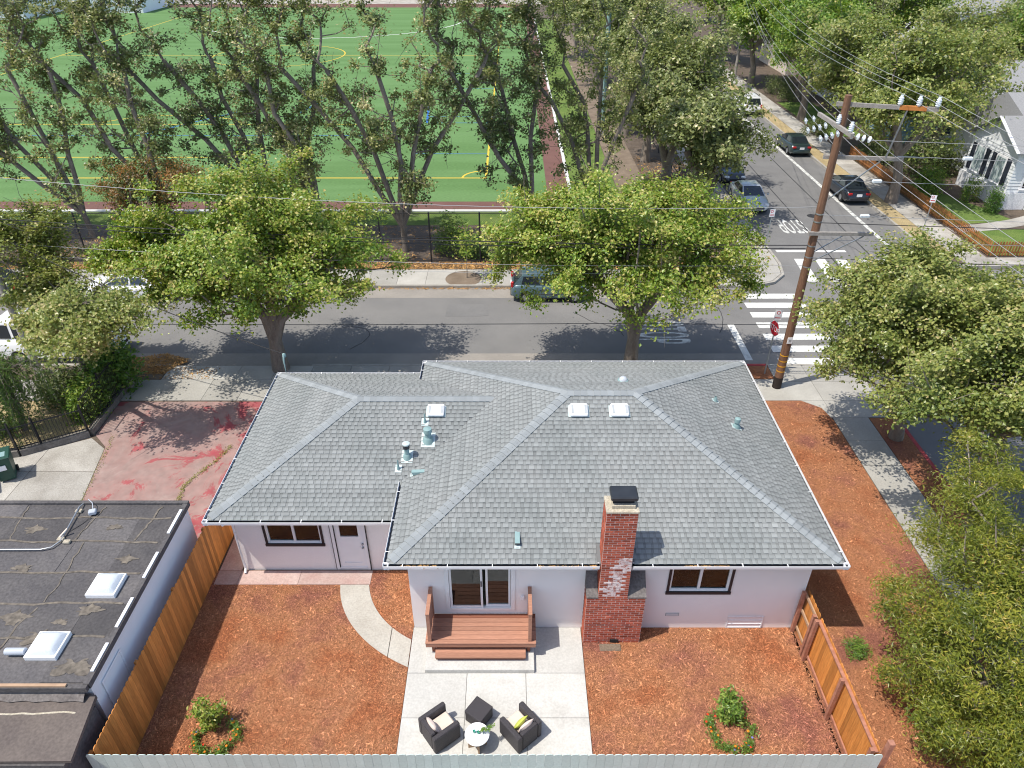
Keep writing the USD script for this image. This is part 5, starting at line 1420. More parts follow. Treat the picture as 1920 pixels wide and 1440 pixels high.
up = math.pi / 2
car('black sedan parked on the right kerb in front of the picket fence', (24.1, 50.5), up, 'paint_black')
car('dark green sedan parked on the right kerb two cars up the street', (24.1, 62.2), up, 'paint_green')
car('white sport utility vehicle with roof rails parked by the big tree trunk', (24.1, 76.4), up, 'paint_white', 'suv')
car('small white car farthest up the side street', (24.0, 95), up, 'paint_white', 'hatch')
car('silver sedan facing the corner, parked under the low branches', (16.55, 48.6), -up, 'paint_silver')
car('dark car parked close behind the silver sedan', (16.6, 54.6), -up, 'paint_black')
car('grey green car half hidden under the right street tree', (2.0, 34.25), 0, 'paint_teal', 'hatch')
car('pale blue grey car half hidden behind the bright street tree', (-13.1, 34.25), 0, 'paint_bluegrey')
car('silver white car behind the left street tree branches', (-20.2, 34.25), math.pi, 'paint_white')
car('black car at the far left kerb', (-28.2, 34.3), math.pi, 'paint_black')
car('white van on the near kerb beside the willow', (-20.6, 28.35), 0, 'paint_white', 'van', 'parked_van', 'van')
car('white sport utility vehicle beyond the storm drain under the right trees', (17.3, 25.9), up, 'paint_white', 'suv')
car('white hatchback on the opposite kerb behind the right trees', (23.9, 22.5), up, 'paint_white', 'hatch')

# ---------------------------------------------------------------- poles, signs, wires
UP = (11.35, 25.3)
pole = thing('utility_pole', 'tall brown wooden utility pole at the corner with crossarms and insulators', 'utility pole', (*UP, 0))
MB().tube([(0, 0, -.1), (0, 0, 4), (0, 0, 8), (0, 0, 11.85)], [.18, .165, .145, .12], 16).build('shaft', 'pole_wood', pole, smooth=50)
MB().tube([(0, 0, -.05), (0, 0, .55)], .187, 16).build('tar_foot', 'tar_base', pole, smooth=50)
for z in (.85, 1.1, 1.35, 1.62):
    MB().tube([(0, 0, z), (0, 0, z + .04)], .18, 16).build('yellow_band', 'yellow_tape', pole, smooth=50)
MB().box((.0, -.18, 2.4), (.2, .03, .28), bev=.005).build('number_tag', 'sign_white', pole)
MB().bx(-.05, .05, -.201, -.196, 2.36, 2.46).build('tag_mark', 'grey_metal', pole)
for z in (5.6, 6.0, 6.45, 7.4, 7.7):
    MB().tube([(0, 0, z), (0, 0, z + .05)], .16, 14).build('steel_band', 'steel', pole, smooth=50)
arm1 = MB().beam((-.3, .12, 11.55), (2.75, -.75, 11.55), .1, .13).build('crossarm', 'grey_wood', pole)
MB().beam((1.6, -.42, 11.549), (2.4, -.65, 11.549), .105, .136).build('new_wood', 'orange_wood', pole)


def pin_insulator(parent, p, hgt=.32):
    x, y, z = p
    MB().lathe([(.02, -.02), (.06, .02), (.085, .05), (.06, .075), (.09, .11), (.065, .135), (.09, .17), (.065, .195), (.085, .23), (.05, .27), (.05, hgt), (0, hgt)], (x, y, z), 12).build('insulator', 'porcelain', parent, smooth=50)


for u in (.62, .80, .98):
    pin_insulator(pole, (-.3 + 3.05 * u, .12 - .87 * u, 11.62))
arm2 = MB().beam((-.14, 1.75, 10.85), (-.14, -1.3, 10.85), .1, .13).build('crossarm', 'grey_wood', pole)
for y in (.35, -.75):
    pin_insulator(pole, (-.14, -.35 + y * .9 if y > 0 else -1.1, 10.92))


def bell_string(a, b, n=4):
    a, b = np.array(a), np.array(b); d = (b - a) / np.linalg.norm(b - a)
    z = d; x = np.cross(z, (0, 0, 1)); x /= np.linalg.norm(x); y = np.cross(z, x)
    Rm = np.column_stack([x, y, z])
    for k in range(n):
        c = a + (b - a) * (k + .5) / n
        MB().lathe([(.02, -.06), (.04, -.03), (.11, .0), (.115, .02), (.05, .015), (.03, .05)], c, 14, rx=Rm).build('bell_insulator', 'porcelain', pole, smooth=50)


bell_string((-.2, 1.6, 10.75), (-.75, 1.6, 10.6), 2); bell_string((-.2, .55, 10.75), (-1.0, .5, 10.55), 4)
bell_string((-.2, -.55, 10.75), (-.95, -.6, 10.55), 4); bell_string((-.08, -.9, 10.78), (.75, -.9, 10.6), 4)
arm3 = MB().beam((-.3, .15, 9.75), (2.4, -.15, 9.75), .1, .13).build('crossarm', 'grey_wood', pole)
MB().beam((2.2, -.1, 9.83), (3.1, -.2, 9.81), .035, .035).build('steel_arm', 'steel', pole)
MB().beam((1.85, -.5, 11.48), (1.75, -.18, 9.8), .06, .02).build('brace', 'steel', pole)
MB().beam((1.6, -.18, 9.68), (.1, -.16, 8.3), .045, .03).build('brace', 'steel', pole)
arm4 = MB().beam((-.3, -.14, 7.0), (2.1, -.2, 7.0), .1, .13).build('crossarm', 'grey_wood', pole)
MB().beam((1.75, -.24, 6.93), (.1, -.17, 5.9), .045, .03).build('brace', 'steel', pole)
MB().beam((1.3, .1, 6.93), (.1, .1, 6.1), .04, .03).build('brace', 'steel', pole)
LP = (-20.8, 26.3)
lp = thing('utility_pole', 'weathered grey wooden pole beside the willow and white van', 'utility pole', (*LP, 0))
MB().tube([(0, 0, -.1), (0, 0, 11.5)], [.17, .12], 14).build('shaft', 'grey_wood', lp, smooth=50)
MB().beam((0, 1.3, 10.9), (0, -1.3, 10.9), .1, .13).build('crossarm', 'grey_wood', lp)
MB().tube([(-.1, 0, 10.2), (-1.0, -.2, 10.8), (-1.6, -.3, 10.7)], .035, 8).build('lamp_arm', 'grey_metal', lp, smooth=50)
MB().box((-1.9, -.35, 10.68), (.6, .22, .14), bev=.04).build('lamp_head', 'grey_metal', lp)
FP = (27.2, 93.0)
fp = thing('utility_pole', 'far wooden pole with cobra head street lamp up the side street', 'utility pole', (*FP, 0))
MB().tube([(0, 0, -.1), (0, 0, 11.8)], [.18, .13], 12).build('shaft', 'grey_wood', fp, smooth=50)
MB().beam((-1.3, 0, 11.0), (1.3, 0, 11.0), .12, .14).build('crossarm', 'grey_wood', fp)
MB().tube([(0, -.1, 9.6), (-1.4, -.6, 10.2), (-2.2, -.8, 10.1)], .04, 8).build('lamp_arm', 'grey_metal', fp, smooth=50)
MB().box((-2.6, -.9, 10.08), (.8, .3, .16), bev=.05).build('lamp_head', 'white_metal', fp)
MB().tube([(0, 0, 7.6), (0, 0, 8.1)], .2, 10).build('rust_band', 'orange_wood', fp)
gp = thing('floodlight_pole', 'thick grey green steel pole on the dirt path beside the field', 'lamp post', (8.2, 67, 0))
MB().tube([(0, 0, 0), (0, 0, 18)], [.24, .16], 16).build('shaft', 'green_flashing', gp, smooth=50)
MB().lathe([(0, .5), (.3, .5), (.32, .45), (.4, .0)], (0, 0, 0), 16).build('footing', 'old_concrete', gp)
for z in (3.3, 3.6):
    MB().lathe([(.235, 0), (.26, .02), (.235, .04)], (0, 0, z), 16).build('band', 'steel', gp)
MB().beam((-1.2, 0, 18), (1.2, 0, 18), .1, .1).build('crossarm', 'grey_metal', gp)


def wire(a, b, sag, r=.012, mat='wire', label='', group=None, name='overhead_wire'):
    a, b = np.array(a, float), np.array(b, float)
    u = np.linspace(0, 1, 28)
    p = a + (b - a) * u[:, None]; p[:, 2] -= 4 * sag * u * (1 - u)
    MB().tube(p, r, 5).build(name, mat, smooth=True, label=label, cat='wire', group=group)


X_, Y_ = UP; XL, YL = LP
G1 = 'wires strung along the front street'
wire((X_ - .14, Y_ + .05, 7.95), (XL, YL, 8.9), .5, .011, label='thin pale wire crossing in front of the bright tree crown', group=G1)
wire((X_ - .15, Y_, 6.47), (XL, YL, 7.2), .3, .018, 'cable', label='thick black cable between the wooden poles, upper of the pair', group=G1)
wire((X_ - .15, Y_ + .1, 6.3), (XL, YL, 7.0), .3, .016, 'cable', label='thick black cable between the wooden poles, lower of the pair', group=G1)
wire((X_ - .15, Y_, 5.65), (XL, YL, 6.2), .35, .009, label='thin grey wire below the thick black cables', group=G1)
wire((X_ - .15, Y_ + .1, 5.3), (XL, YL, 5.75), .35, .007, label='lowest thin wire above the far sidewalk', group=G1)
G2 = 'wires running from the corner pole past the picket fence'
G2L = ['thin wire leaving the tip of the middle crossarm to the right', 'thin wire leaving the right hand string of bell insulators', 'thin wire just above the upper steel band, running right', 'thick black cable running right from the upper steel band', 'thin wire running right from the lowest crossarm', 'thick black cable running right from the lowest steel band', 'thin wire running right from the shaft between middle crossarm and steel bands']
for k, (dx, dy, z, sg, r_, m_) in enumerate(((3.0, -.2, 9.83, .3, .010, 'wire'), (.7, -.9, 10.6, .3, .010, 'wire'), (0, -.14, 7.72, .3, .010, 'wire'), (0, -.14, 7.42, .25, .015, 'cable'), (0, -.1, 6.75, .25, .010, 'wire'), (0, -.14, 6.02, .3, .014, 'cable'), (.1, -.1, 9.0, .3, .010, 'wire'))):
    wire((X_ + dx, Y_ + dy, z), (X_ + 42, Y_ - 1 + dy, z - .2), sg, r_, m_, label=G2L[k], group=G2)
    if k in (0, 2, 6):
        MB().box((X_ + dx + 1.6, Y_ + dy - .05, z - .03), (.34, .12, .12), bev=.03).build('wire_splice', 'porcelain', label='pale splice sleeve on the ' + {0: 'wire from the tip of the middle crossarm', 2: 'lowest thin wire above the black cables', 6: 'wire between middle crossarm and steel bands'}[k], cat='splice', group='splices on the overhead wires')
G3 = 'long wires running up the side street'
for k, (dx, z) in enumerate(((1.65, 11.95), (2.2, 11.95), (2.75, 11.95))):
    y0 = Y_ + .12 - .87 * ((dx + .3) / 3.05); w_ = ('first', 'middle', 'outermost')[k]
    wire((X_ + dx, y0, z), (27.2 + (k - 1) * 1.1, 93, 11.2), 1.2, .009, label=f'wire from the {w_} white insulator of the top crossarm up the side street', group=G3)
    wire((X_ + dx, y0, z), (X_ + dx + 2.5, -14, 10.8), .5, .008, label=f'wire from the {w_} white insulator of the top crossarm towards the near right', group=G3)
for k, (dx, z) in enumerate(((1.0, 9.85), (1.5, 9.85), (2.1, 9.85), (.3, 9.85))):
    w_ = ('second', 'third', 'outermost', 'innermost')[k]
    wire((X_ + dx, Y_ - .0, z), (26.6 + k * .4, 93, 9.3 - .2 * k), 1.2, .009, label=f'{w_} of the wires from the middle crossarm up the side street', group=G3)
    if k != 3:
        wire((X_ + dx, Y_ - .0, z), (X_ + dx + 2.2, -14, 9.3), .5, .008, label=f'{w_} of the wires from the middle crossarm towards the near right', group=G3)
wire((-8.45, 22.6, 3.28), (XL, YL, 6.9), .35, .018, 'cable', label='drooping black service cable from the roof mast over the driveway', name='service_drop')
# signs
sp_ = thing('stop_sign', 'red octagonal STOP sign on a leaning grey post beside the wooden pole', 'stop sign', (11.15, 26.35, 0))
MB().box((0, 0, 1.3), (.05, .03, 2.7)).build('post', 'sign_post', sp_)
sa = math.radians(-42)     # plate seen obliquely from the camera
oc = Polygon([(.36 * math.cos(a), .36 * math.sin(a)) for a in np.arange(8) * math.pi / 4 + math.pi / 8])


def plate(parent, name, poly, th, yoff, z, ang, mat):
    m = trimesh.creation.extrude_polygon(poly, th, engine='earcut'); v = np.array(m.vertices)
    v = np.column_stack([v[:, 0], -v[:, 2] + yoff, v[:, 1] + z])
    c, s = math.cos(ang), math.sin(ang)
    v = np.column_stack([v[:, 0] * c - v[:, 1] * s, v[:, 0] * s + v[:, 1] * c, v[:, 2]])
    return MB().add(v, m.faces).build(name, mat, parent)


SA = math.radians(-77)
pl = plate(sp_, 'plate', oc, .004, -.02, 2.3, SA, 'sign_white')
plate(pl, 'face', oc.buffer(-.022), .003, -.0245, 2.3, SA, 'sign_red')
t_ = meshkit.text_mesh('STOP', .22, .002, bold=True); v = np.array(t_.vertices); v[:, :2] -= (v[:, :2].min(0) + v[:, :2].max(0)) / 2; v[:, 0] *= .92
w_ = np.column_stack([v[:, 0], -v[:, 2] - .028, v[:, 1] + 2.3]); c_, s_ = math.cos(SA), math.sin(SA)
MB().add(np.column_stack([w_[:, 0] * c_ - w_[:, 1] * s_, w_[:, 0] * s_ + w_[:, 1] * c_, w_[:, 2]]), t_.faces).build('lettering', 'sign_white', pl)
p2 = plate(sp_, 'upper_plate', sbox(-.15, -.23, .15, .23), .004, -.02, 2.95, SA + 1.2, 'sign_white')
plate(p2, 'red_symbol', Point(0, .1).buffer(.08).difference(Point(0, .1).buffer(.055)), .002, -.0245, 2.95, SA + 1.2, 'sign_red')
plate(p2, 'red_bar', sbox(-.11, -.16, .11, -.12), .002, -.0245, 2.95, SA + 1.2, 'sign_red')
for lab, p, ang in (('white parking sign with red print on the near left kerb of the side street', (15.3, 40.3), .1), ('white parking sign with red print by the picket fence', (26.0, 42.8), -.3), ('small sign on a dark leaning post beside the storm drain', (14.75, 23.65), .3)):
    q = thing('parking_sign', lab, 'sign', (*p, 0))
    MB().box((0, 0, 1.2), (.05, .03, 2.45)).build('post', 'sign_post', q)
    pp = plate(q, 'plate', sbox(-.16, -.23, .16, .23), .004, -.02, 2.25, ang, 'sign_white')
    plate(pp, 'red_symbol', Point(-.04, .1).buffer(.085).difference(Point(-.04, .1).buffer(.055)), .002, -.0245, 2.25, ang, 'sign_red')
    plate(pp, 'red_bar', sbox(-.12, -.14, .12, -.09), .002, -.0245, 2.25, ang, 'sign_red')

# wheelie bins
def bin_(loc, rz, label):
    t = thing('wheelie_bin', label, 'bin', (*loc, 0), rz)
    a, b = (.24, .28), (.31, .36)
    v = [(-a[0], -a[1], .06), (a[0], -a[1], .06), (a[0], a[1], .06), (-a[0], a[1], .06), (-b[0], -b[1], 1.0), (b[0], -b[1], 1.0), (b[0], b[1], 1.0), (-b[0], b[1], 1.0)]
    MB().add(v, [(0, 3, 2, 1), (4, 5, 6, 7), (0, 1, 5, 4), (1, 2, 6, 5), (2, 3, 7, 6), (3, 0, 4, 7)]).build('body', 'bin_green', t)
    MB().box((0, 0, 1.03), (.68, .78, .06), bev=.025).build('lid', 'bin_green', t)
    MB().bx(-.2, .2, -.25, .05, 1.061, 1.064).build('lid_label', 'green_flashing', t)
    MB().tube([(-.25, .42, .98), (.25, .42, .98)], .02, 6).build('handle', 'dark_plastic', t)
    MB().bx(-.12, .12, -.375, -.36, .55, .75).build('label_plate', 'sign_white', t)
    for s in (-1, 1):
        MB().lathe([(0, -.03), (.12, -.03), (.12, .03), (0, .03)], (s * .27, .28, .12), 14, rx=[[0, 0, 1], [0, 1, 0], [1, 0, 0]]).build('wheel', 'tyre', t)
    return t


bin_((-18.15, 19.5), .5, 'dark green wheelie bin at the iron fence, the nearer to the red driveway')
bin_((-18.9, 18.6), .6, 'dark green wheelie bin cut by the left edge of the view')

# ---------------------------------------------------------------- white house and other far buildings
wh = thing('white_house', 'white clapboard house with gabled bay and dark shutters', 'house', (0, 0, 0))
HX, HY, HZ = 35.0, 46.6, 3.9


def siding_wall(parent, a, b, z0, z1, th=.1):
    a, b = np.array(a, float), np.array(b, float); d = (b - a) / np.linalg.norm(b - a); n = np.array([d[1], -d[0]])
    nb_ = int((z1 - z0) / .2)
    for k in range(nb_):
        z = z0 + k * (z1 - z0) / nb_; zz = z0 + (k + 1) * (z1 - z0) / nb_
        P = [np.array([*(p + n * o), q]) for p in (a, b) for o, q in ((.0, z), (.035, z + .004), (.008, zz))]
        MB().add(P, [(0, 3, 4, 1), (1, 4, 5, 2), (0, 2, 5, 3), (0, 1, 2, 2), (3, 5, 4, 4)]).build('siding_board', 'siding', parent)


MB().bx(HX, 50, HY, 58, 0, HZ).build('wall', 'siding', wh)
siding_wall(wh, (HX, HY), (50, HY), 1.2, HZ)
MB().bx(HX - .05, 50, HY - .12, HY - .001, 0, 1.15).build('stone_base', 'white_rock', wh)
# bay with gable facing -x
BX0, BX1, BY0, BY1 = 33.4, HX + .5, 47.2, 52.6
MB().bx(BX0, BX1, BY0, BY1, 0, HZ).build('bay_wall', 'siding', wh)
siding_wall(wh, (BX0, BY1), (BX0, BY0), 1.2, HZ); siding_wall(wh, (BX0, BY0), (HX, BY0), 1.2, HZ)
MB().bx(BX0 - .14, BX0 - .001, BY0 - .1, BY1 + .1, 0, 1.15).bx(BX0 - .0, HX - .06, BY0 - .12, BY0 - .001, 0, 1.15).build('stone_base', 'white_rock', wh)
gm = (BY0 + BY1) / 2
MB().add([(BX0, BY0, HZ), (BX0, BY1, HZ), (BX0, gm, HZ + 1.5), (BX0 + .1, BY0, HZ), (BX0 + .1, BY1, HZ), (BX0 + .1, gm, HZ + 1.5)], [(0, 2, 1, 1), (3, 4, 5, 5), (0, 3, 5, 2), (1, 2, 5, 4)]).build('gable', 'siding', wh)
for s, y in ((-1, BY0 - .35), (1, BY1 + .35)):
    q = [(BX0 - .35, y, HZ - .16), (42, y, HZ - .16), (42, gm, HZ + 1.53), (BX0 - .35, gm, HZ + 1.53)]
    MB().add(q + [(a, b, c + .1) for a, b, c in q], [(0, 3, 2, 1), (4, 5, 6, 7), (0, 1, 5, 4), (3, 7, 6, 2), (0, 4, 7, 3), (1, 2, 6, 5)]).build('bay_roof', 'grey_shingle', wh)
    MB().beam((BX0 - .37, y, HZ - .06), (BX0 - .37, gm, HZ + 1.6), .05, .2, up=(1, 0, 0)).build('barge_board', 'white_paint', wh)
hr = [(HX - .4, HY - .5, HZ), (50, HY - .5, HZ), (50, 58.5, HZ), (HX - .4, 58.5, HZ), (HX - .4, 52.5, HZ + 2.6), (50, 52.5, HZ + 2.6)]
MB().tm(trimesh.convex.convex_hull(np.array(hr + [(a, b, c - .12) for a, b, c in hr[:4]]))).build('roof', 'grey_shingle', wh)
MB().bx(HX - .42, 50, HY - .6, HY - .5, HZ - .12, HZ + .02).build('gutter', 'white_metal', wh)


def far_window(parent, x, y, w, zb, zt, axis, shutter=True, cur=True):
    """axis 'y': in a wall facing -y at y; 'x': facing -x at x"""
    def bx(u0, u1, d0, d1, z0, z1):
        m = MB()
        return m.bx(x + u0, x + u1, y - d1, y - d0, z0, z1) if axis == 'y' else m.bx(x - d1, x - d0, y + u0, y + u1, z0, z1)
    f = bx(-w / 2 - .12, w / 2 + .12, .04, .07, zb - .12, zt + .12).build('window', 'white_paint', parent)
    for s in (-1, 1):
        c = s * w / 4
        bx(c - w / 4 + .03, c + w / 4 - .03, .075, .085, zb, zt).build('pane', 'curtain' if cur else 'car_glass', f)
        if shutter:
            c = s * (w / 2 + .36)
            bx(c - .22, c + .22, .045, .08, zb - .1, zt + .1).build('shutter', 'shutter', f)
    bx(-w / 2 - .15, w / 2 + .15, .072, .14, zb - .16, zb - .1).build('sill', 'white_paint', f)


far_window(wh, 36.9, HY, 1.4, 1.5, 3.2, 'y'); far_window(wh, 42.0, HY, 1.4, 1.5, 3.2, 'y')
far_window(wh, BX0, 48.7, 1.0, 1.5, 3.1, 'x'); far_window(wh, BX0, 51.2, 1.0, 1.5, 3.1, 'x')
far_window(wh, 34.8, BY0, 1.0, 1.5, 3.1, 'y', shutter=False, cur=False)
for k in range(4):
    MB().bx(38.8 + .0, 40.6, 45.2 + k * .33, 45.2 + (k + 1) * .33, 0, .17 * (k + 1)).build('porch_step', 'old_concrete', wh)
ch_ = thing('porch_chair', 'small orange wooden chair on the white house porch', 'chair', (39.0, 44.8, 0))
MB().bx(-.25, .25, -.25, .25, .4, .45).build('seat', 'orange_wood', ch_); MB().bx(-.25, .25, .22, .26, .45, .95).build('backrest', 'orange_wood', ch_)
for sx in (-1, 1):
    for sy in (-1, 1):
        MB().bx(sx * .22 - .025, sx * .22 + .025, sy * .22 - .025, sy * .22 + .025, .0, .4).build('leg', 'orange_wood', ch_)
# picket fence
def picket_fence(name, label, a, b, hgt=.95):
    a, b = np.array(a, float), np.array(b, float); L = np.linalg.norm(b - a); d = (b - a) / L
    t = thing(name, label, 'fence', (0, 0, 0)); n_ = int(L / .17); nn = np.array([-d[1], d[0]])
    for k in range(n_):
        p = a + d * (k + .5) * L / n_
        hh = hgt + rng.uniform(-.03, .03)
        c = np.array([*p, 0.0]); dd = np.array([*d, 0]) * .05; nv = np.array([*nn, 0]) * .012
        v = [c - dd - nv, c + dd - nv, c + dd + nv, c - dd + nv]; v = [q + [0, 0, .05] for q in v] + [q + [0, 0, hh - .06] for q in v] + [c - nv + [0, 0, hh], c + nv + [0, 0, hh]]
        MB().add(v, [(0, 1, 5, 4), (1, 2, 6, 5), (2, 3, 7, 6), (3, 0, 4, 7), (4, 5, 8, 8), (6, 7, 9, 9), (5, 6, 9, 8), (7, 4, 8, 9)], rng.uniform(0, 1)).build('picket', 'picket', t)
    for z in (.25, .7):
        MB().beam((*(a - nn * -.035), z), (*(b - nn * -.035), z), .04, .08).build('rail', 'picket', t)
    return t


picket_fence('picket_fence', 'brown picket fence along the side street sidewalk', (28.15, 39.15), (28.15, 60))
picket_fence('picket_fence', 'brown picket fence along the corner lawn of the white house', (28.2, 39.15), (52, 39.15))


def plain_house(name, label, x0, x1, y0, y1, hh, wall, rf, wins=(), ridge='x', pitch=.5, cat='house'):
    t = thing(name, label, cat, (0, 0, 0))
    MB().bx(x0, x1, y0, y1, 0, hh).build('wall', wall, t)
    if ridge == 'flat':
        MB().bx(x0 - .2, x1 + .2, y0 - .2, y1 + .2, hh + .002, hh + .35).build('roof', rf, t)
    else:
        o = .4
        if ridge == 'x':
            ym = (y0 + y1) / 2; rr = (y1 - y0) / 2 * pitch
            P = [(x, y, hh + .003) for x in (x0 - o, x1 + o) for y in (y0 - o, y1 + o)] + [(x0 - o, ym, hh + rr), (x1 + o, ym, hh + rr)]
        else:
            xm = (x0 + x1) / 2; rr = (x1 - x0) / 2 * pitch
            P = [(x, y, hh + .003) for x in (x0 - o, x1 + o) for y in (y0 - o, y1 + o)] + [(xm, y0 - o, hh + rr), (xm, y1 + o, hh + rr)]
        MB().tm(trimesh.convex.convex_hull(np.array(P))).build('roof', rf, t)
    for (ax, u, w, zb, zt) in wins:
        far_window(t, u if ax == 'y' else x0, y0 if ax == 'y' else u, w, zb, zt, ax, shutter=False, cur=False)
    return t


plain_house('blue_house', 'dark blue house behind the white one, grey roof', 33.5, 48, 61, 70, 4.2, 'blue_wall', 'grey_shingle', [('y', 36, 1.2, 1.4, 2.8), ('x', 64, 1.2, 1.4, 2.8)])
plain_house('grey_roofed_house', 'low house with grey roof between the right hand trees', 34, 46, 76, 88, 3.6, 'siding', 'grey_shingle', [('x', 80, 1.4, 1.2, 2.6), ('y', 38, 1.4, 1.2, 2.6)], 'y')
plain_house('brown_house', 'brown roofed house far up the side street', 34, 46, 95, 106, 3.6, 'cream_cloth', 'roofing_brown', [('x', 99, 1.4, 1.2, 2.6)], 'y')
plain_house('pale_house', 'white house with grey gable roof at the upper right', 72, 86, 92, 104, 6.2, 'siding', 'grey_shingle', [('y', 76, 1.4, 3.8, 5.4), ('y', 81, 1.4, 3.8, 5.4), ('x', 96, 1.2, 3.8, 5.4)], 'y')
plain_house('pale_house', 'white house just left of the upper right gable house', 58, 70, 108, 120, 5.5, 'siding', 'grey_shingle', [('y', 62, 1.4, 3, 4.6)], 'x')
plain_house('school_building', 'long pale building with blue roof beyond the field, upper left', -128, -92, 150, 172, 5.0, 'siding', 'blue_roof', [('y', -120 + 6 * k, 3, 1.6, 3.4) for k in range(5)], 'flat', cat='building')
plain_house('school_building', 'low white building beyond the field corner, upper left', -88, -74, 160, 176, 3.5, 'siding', 'concrete', [('y', -85 + 4 * k, 2, 1.2, 2.6) for k in range(3)], 'flat', cat='building')
plain_house('school_building', 'wide tan building past the far end of the field', -50, 8, 186, 205, 7, 'cream_cloth', 'concrete', [('y', -46 + 5 * k, 2.4, 1.5, 3.6) for k in range(11)], 'flat', cat='building')
# ---------------------------------------------------------------- trees
def E3(x, y, z, a, b, c):
    return (x, y, z, a, b, c)


# street trees in front of the house
tree('street_tree', 'bright green street tree with forked trunk left of the roof', (-10.3, 26.75, 0),
     None, [E3(-10.4, 26.9, 5.6, 4.9, 3.7, 2.5), E3(-7.3, 27.4, 6.6, 2.6, 2.4, 2.2), E3(-13.6, 26.8, 5.2, 2.8, 2.4, 1.9), E3(-10.8, 27.8, 7.7, 3.0, 2.2, 2.0), E3(-9.6, 27.2, 8.0, 2.2, 1.8, 1.4), E3(-14.9, 27.3, 5.8, 2.3, 2.0, 1.5)],
     'leaf_bright', 510, 185, .122, 101, 'bark', .30, sig=.29, stems=[
        [(-10.3, 26.75, -.1), (-10.3, 26.75, 1.5), (-10.5, 26.8, 2.6), (-11.6, 26.9, 4.2)],
        [(-10.3, 26.75, -.1), (-10.3, 26.75, 1.5), (-10.2, 26.8, 2.7), (-9.9, 27.0, 4.6)],
        [(-10.3, 26.75, -.1), (-10.3, 26.75, 1.5), (-9.9, 26.8, 2.5), (-8.3, 27.0, 4.0)]], low=3.0, aspect=.8, tone_mid=.70)
tree('street_tree', 'yellow green street tree leaning over the white van', (-18.0, 25.45, 0), None,
     [E3(-19.4, 26.4, 6.4, 2.2, 2.0, 1.5), E3(-18.2, 25.6, 4.4, 1.9, 1.6, 1.4), E3(-14.7, 21.8, 5.4, 1.9, 1.6, 1.0), E3(-16.8, 25.0, 3.2, 1.5, 1.4, 1.1), E3(-17.4, 23.6, 4.0, 1.5, 1.4, 1.0)],
     'leaf_yellowish', 280, 150, .115, 102, 'bark', .22, sig=.27, tone_mid=.62, stems=[trunk_path((-18.0, 25.45, -.1), (-17.4, 25.0, 3.0), 5, .1, 3)], low=2.0, twig=60)
tree('street_tree', 'broad street tree behind the main roof, green and yellow', (5.25, 26.7, 0), None,
     [E3(4.4, 27.0, 5.8, 4.3, 3.4, 2.6), E3(7.6, 27.0, 6.2, 3.0, 2.8, 2.0), E3(1.4, 27.4, 5.4, 2.2, 2.2, 1.9), E3(4.2, 28.4, 7.2, 3.6, 2.2, 1.6), E3(9.0, 27.2, 4.4, 1.4, 1.4, 1.5), E3(.1, 27.5, 5.6, 1.9, 1.9, 1.6)],
     'leaf_bright', 470, 185, .122, 103, 'bark', .27, sig=.29, stems=[
        [(5.25, 26.7, -.1), (5.25, 26.7, 1.6), (5.0, 26.8, 2.8), (3.4, 27.0, 4.4)],
        [(5.25, 26.7, -.1), (5.25, 26.7, 1.6), (5.5, 26.8, 2.8), (6.6, 27.0, 4.4)]], low=2.4, tone_mid=.70, twig=40)
# right hand trees over the corner sidewalk
tree('sycamore_tree', 'broad olive green tree over the corner sidewalk, nearest the wooden pole', (14.9, 21.8, 0), None,
     [E3(13.5, 21.2, 5.6, 2.9, 2.7, 2.2), E3(12.6, 22.2, 6.9, 1.9, 2.0, 1.4), E3(14.8, 22.2, 6.6, 2.5, 2.3, 1.6), E3(12.3, 20.9, 4.5, 1.9, 1.7, 1.3)],
     'leaf_yellowish', 350, 200, .108, 104, 'bark', .22, sig=.27, stems=[trunk_path((14.9, 21.8, -.1), (14.2, 21.7, 3.2), 5, .1, 4)], low=2.4, twig=30, tone_mid=.57)
tree('sycamore_tree', 'broad olive green tree at the right edge beside the parked cars', (15.0, 16.6, 0), None,
     [E3(14.6, 17.4, 5.6, 3.4, 3.0, 2.2), E3(13.0, 17.0, 4.6, 2.2, 2.2, 1.6), E3(15.8, 18.6, 6.6, 2.8, 2.6, 1.8), E3(16.8, 16.4, 5.6, 2.4, 2.4, 1.8)],
     'leaf_yellowish', 400, 200, .108, 105, 'bark', .24, sig=.27, stems=[trunk_path((15.0, 16.6, -.1), (14.8, 16.9, 3.0), 5, .1, 5)], low=2.2, twig=30, tone_mid=.57)
# feathery acacia, lower right
tree('acacia_tree', 'dense feathery olive acacia filling the lower right corner', (12.0, 10.6, 0), None,
     [E3(11.6, 10.2, 2.2, 2.4, 2.4, 2.1), E3(10.8, 9.0, 1.5, 1.7, 1.6, 1.4), E3(12.6, 12.4, 4.0, 1.9, 1.9, 1.7), E3(13.2, 14.0, 4.4, 1.6, 1.6, 1.4), E3(13.2, 11.0, 3.6, 2.0, 2.2, 1.8), E3(12.0, 13.4, 3.0, 1.3, 1.1, 1.1), E3(11.0, 11.6, 2.5, 1.4, 1.4, 1.2), E3(12.6, 8.8, 2.8, 2.2, 1.8, 1.9), E3(10.0, 10.6, 1.0, .9, .9, .8), E3(10.3, 12.0, 1.9, 1.0, 1.0, .9), E3(11.2, 8.0, 1.2, 1.3, 1.0, 1.0)],
     'leaf_acacia', 390, 310, .105, 106, 'bark_pale', .10, sig=.225, stems=[[(12, 10.6, -.1), (11.9, 10.5, .8), (11.5, 10.2, 1.6)], [(12, 10.6, -.1), (12.1, 10.8, 1.2), (12.5, 11.6, 2.8)], [(12, 10.6, -.1), (12.2, 10.3, 1.0), (12.6, 9.4, 2.2)]], low=.25, aspect=.26, flat=.6, squash=.75, tone_sd=.16, tone_mid=.43, bough=False, shell=.62)
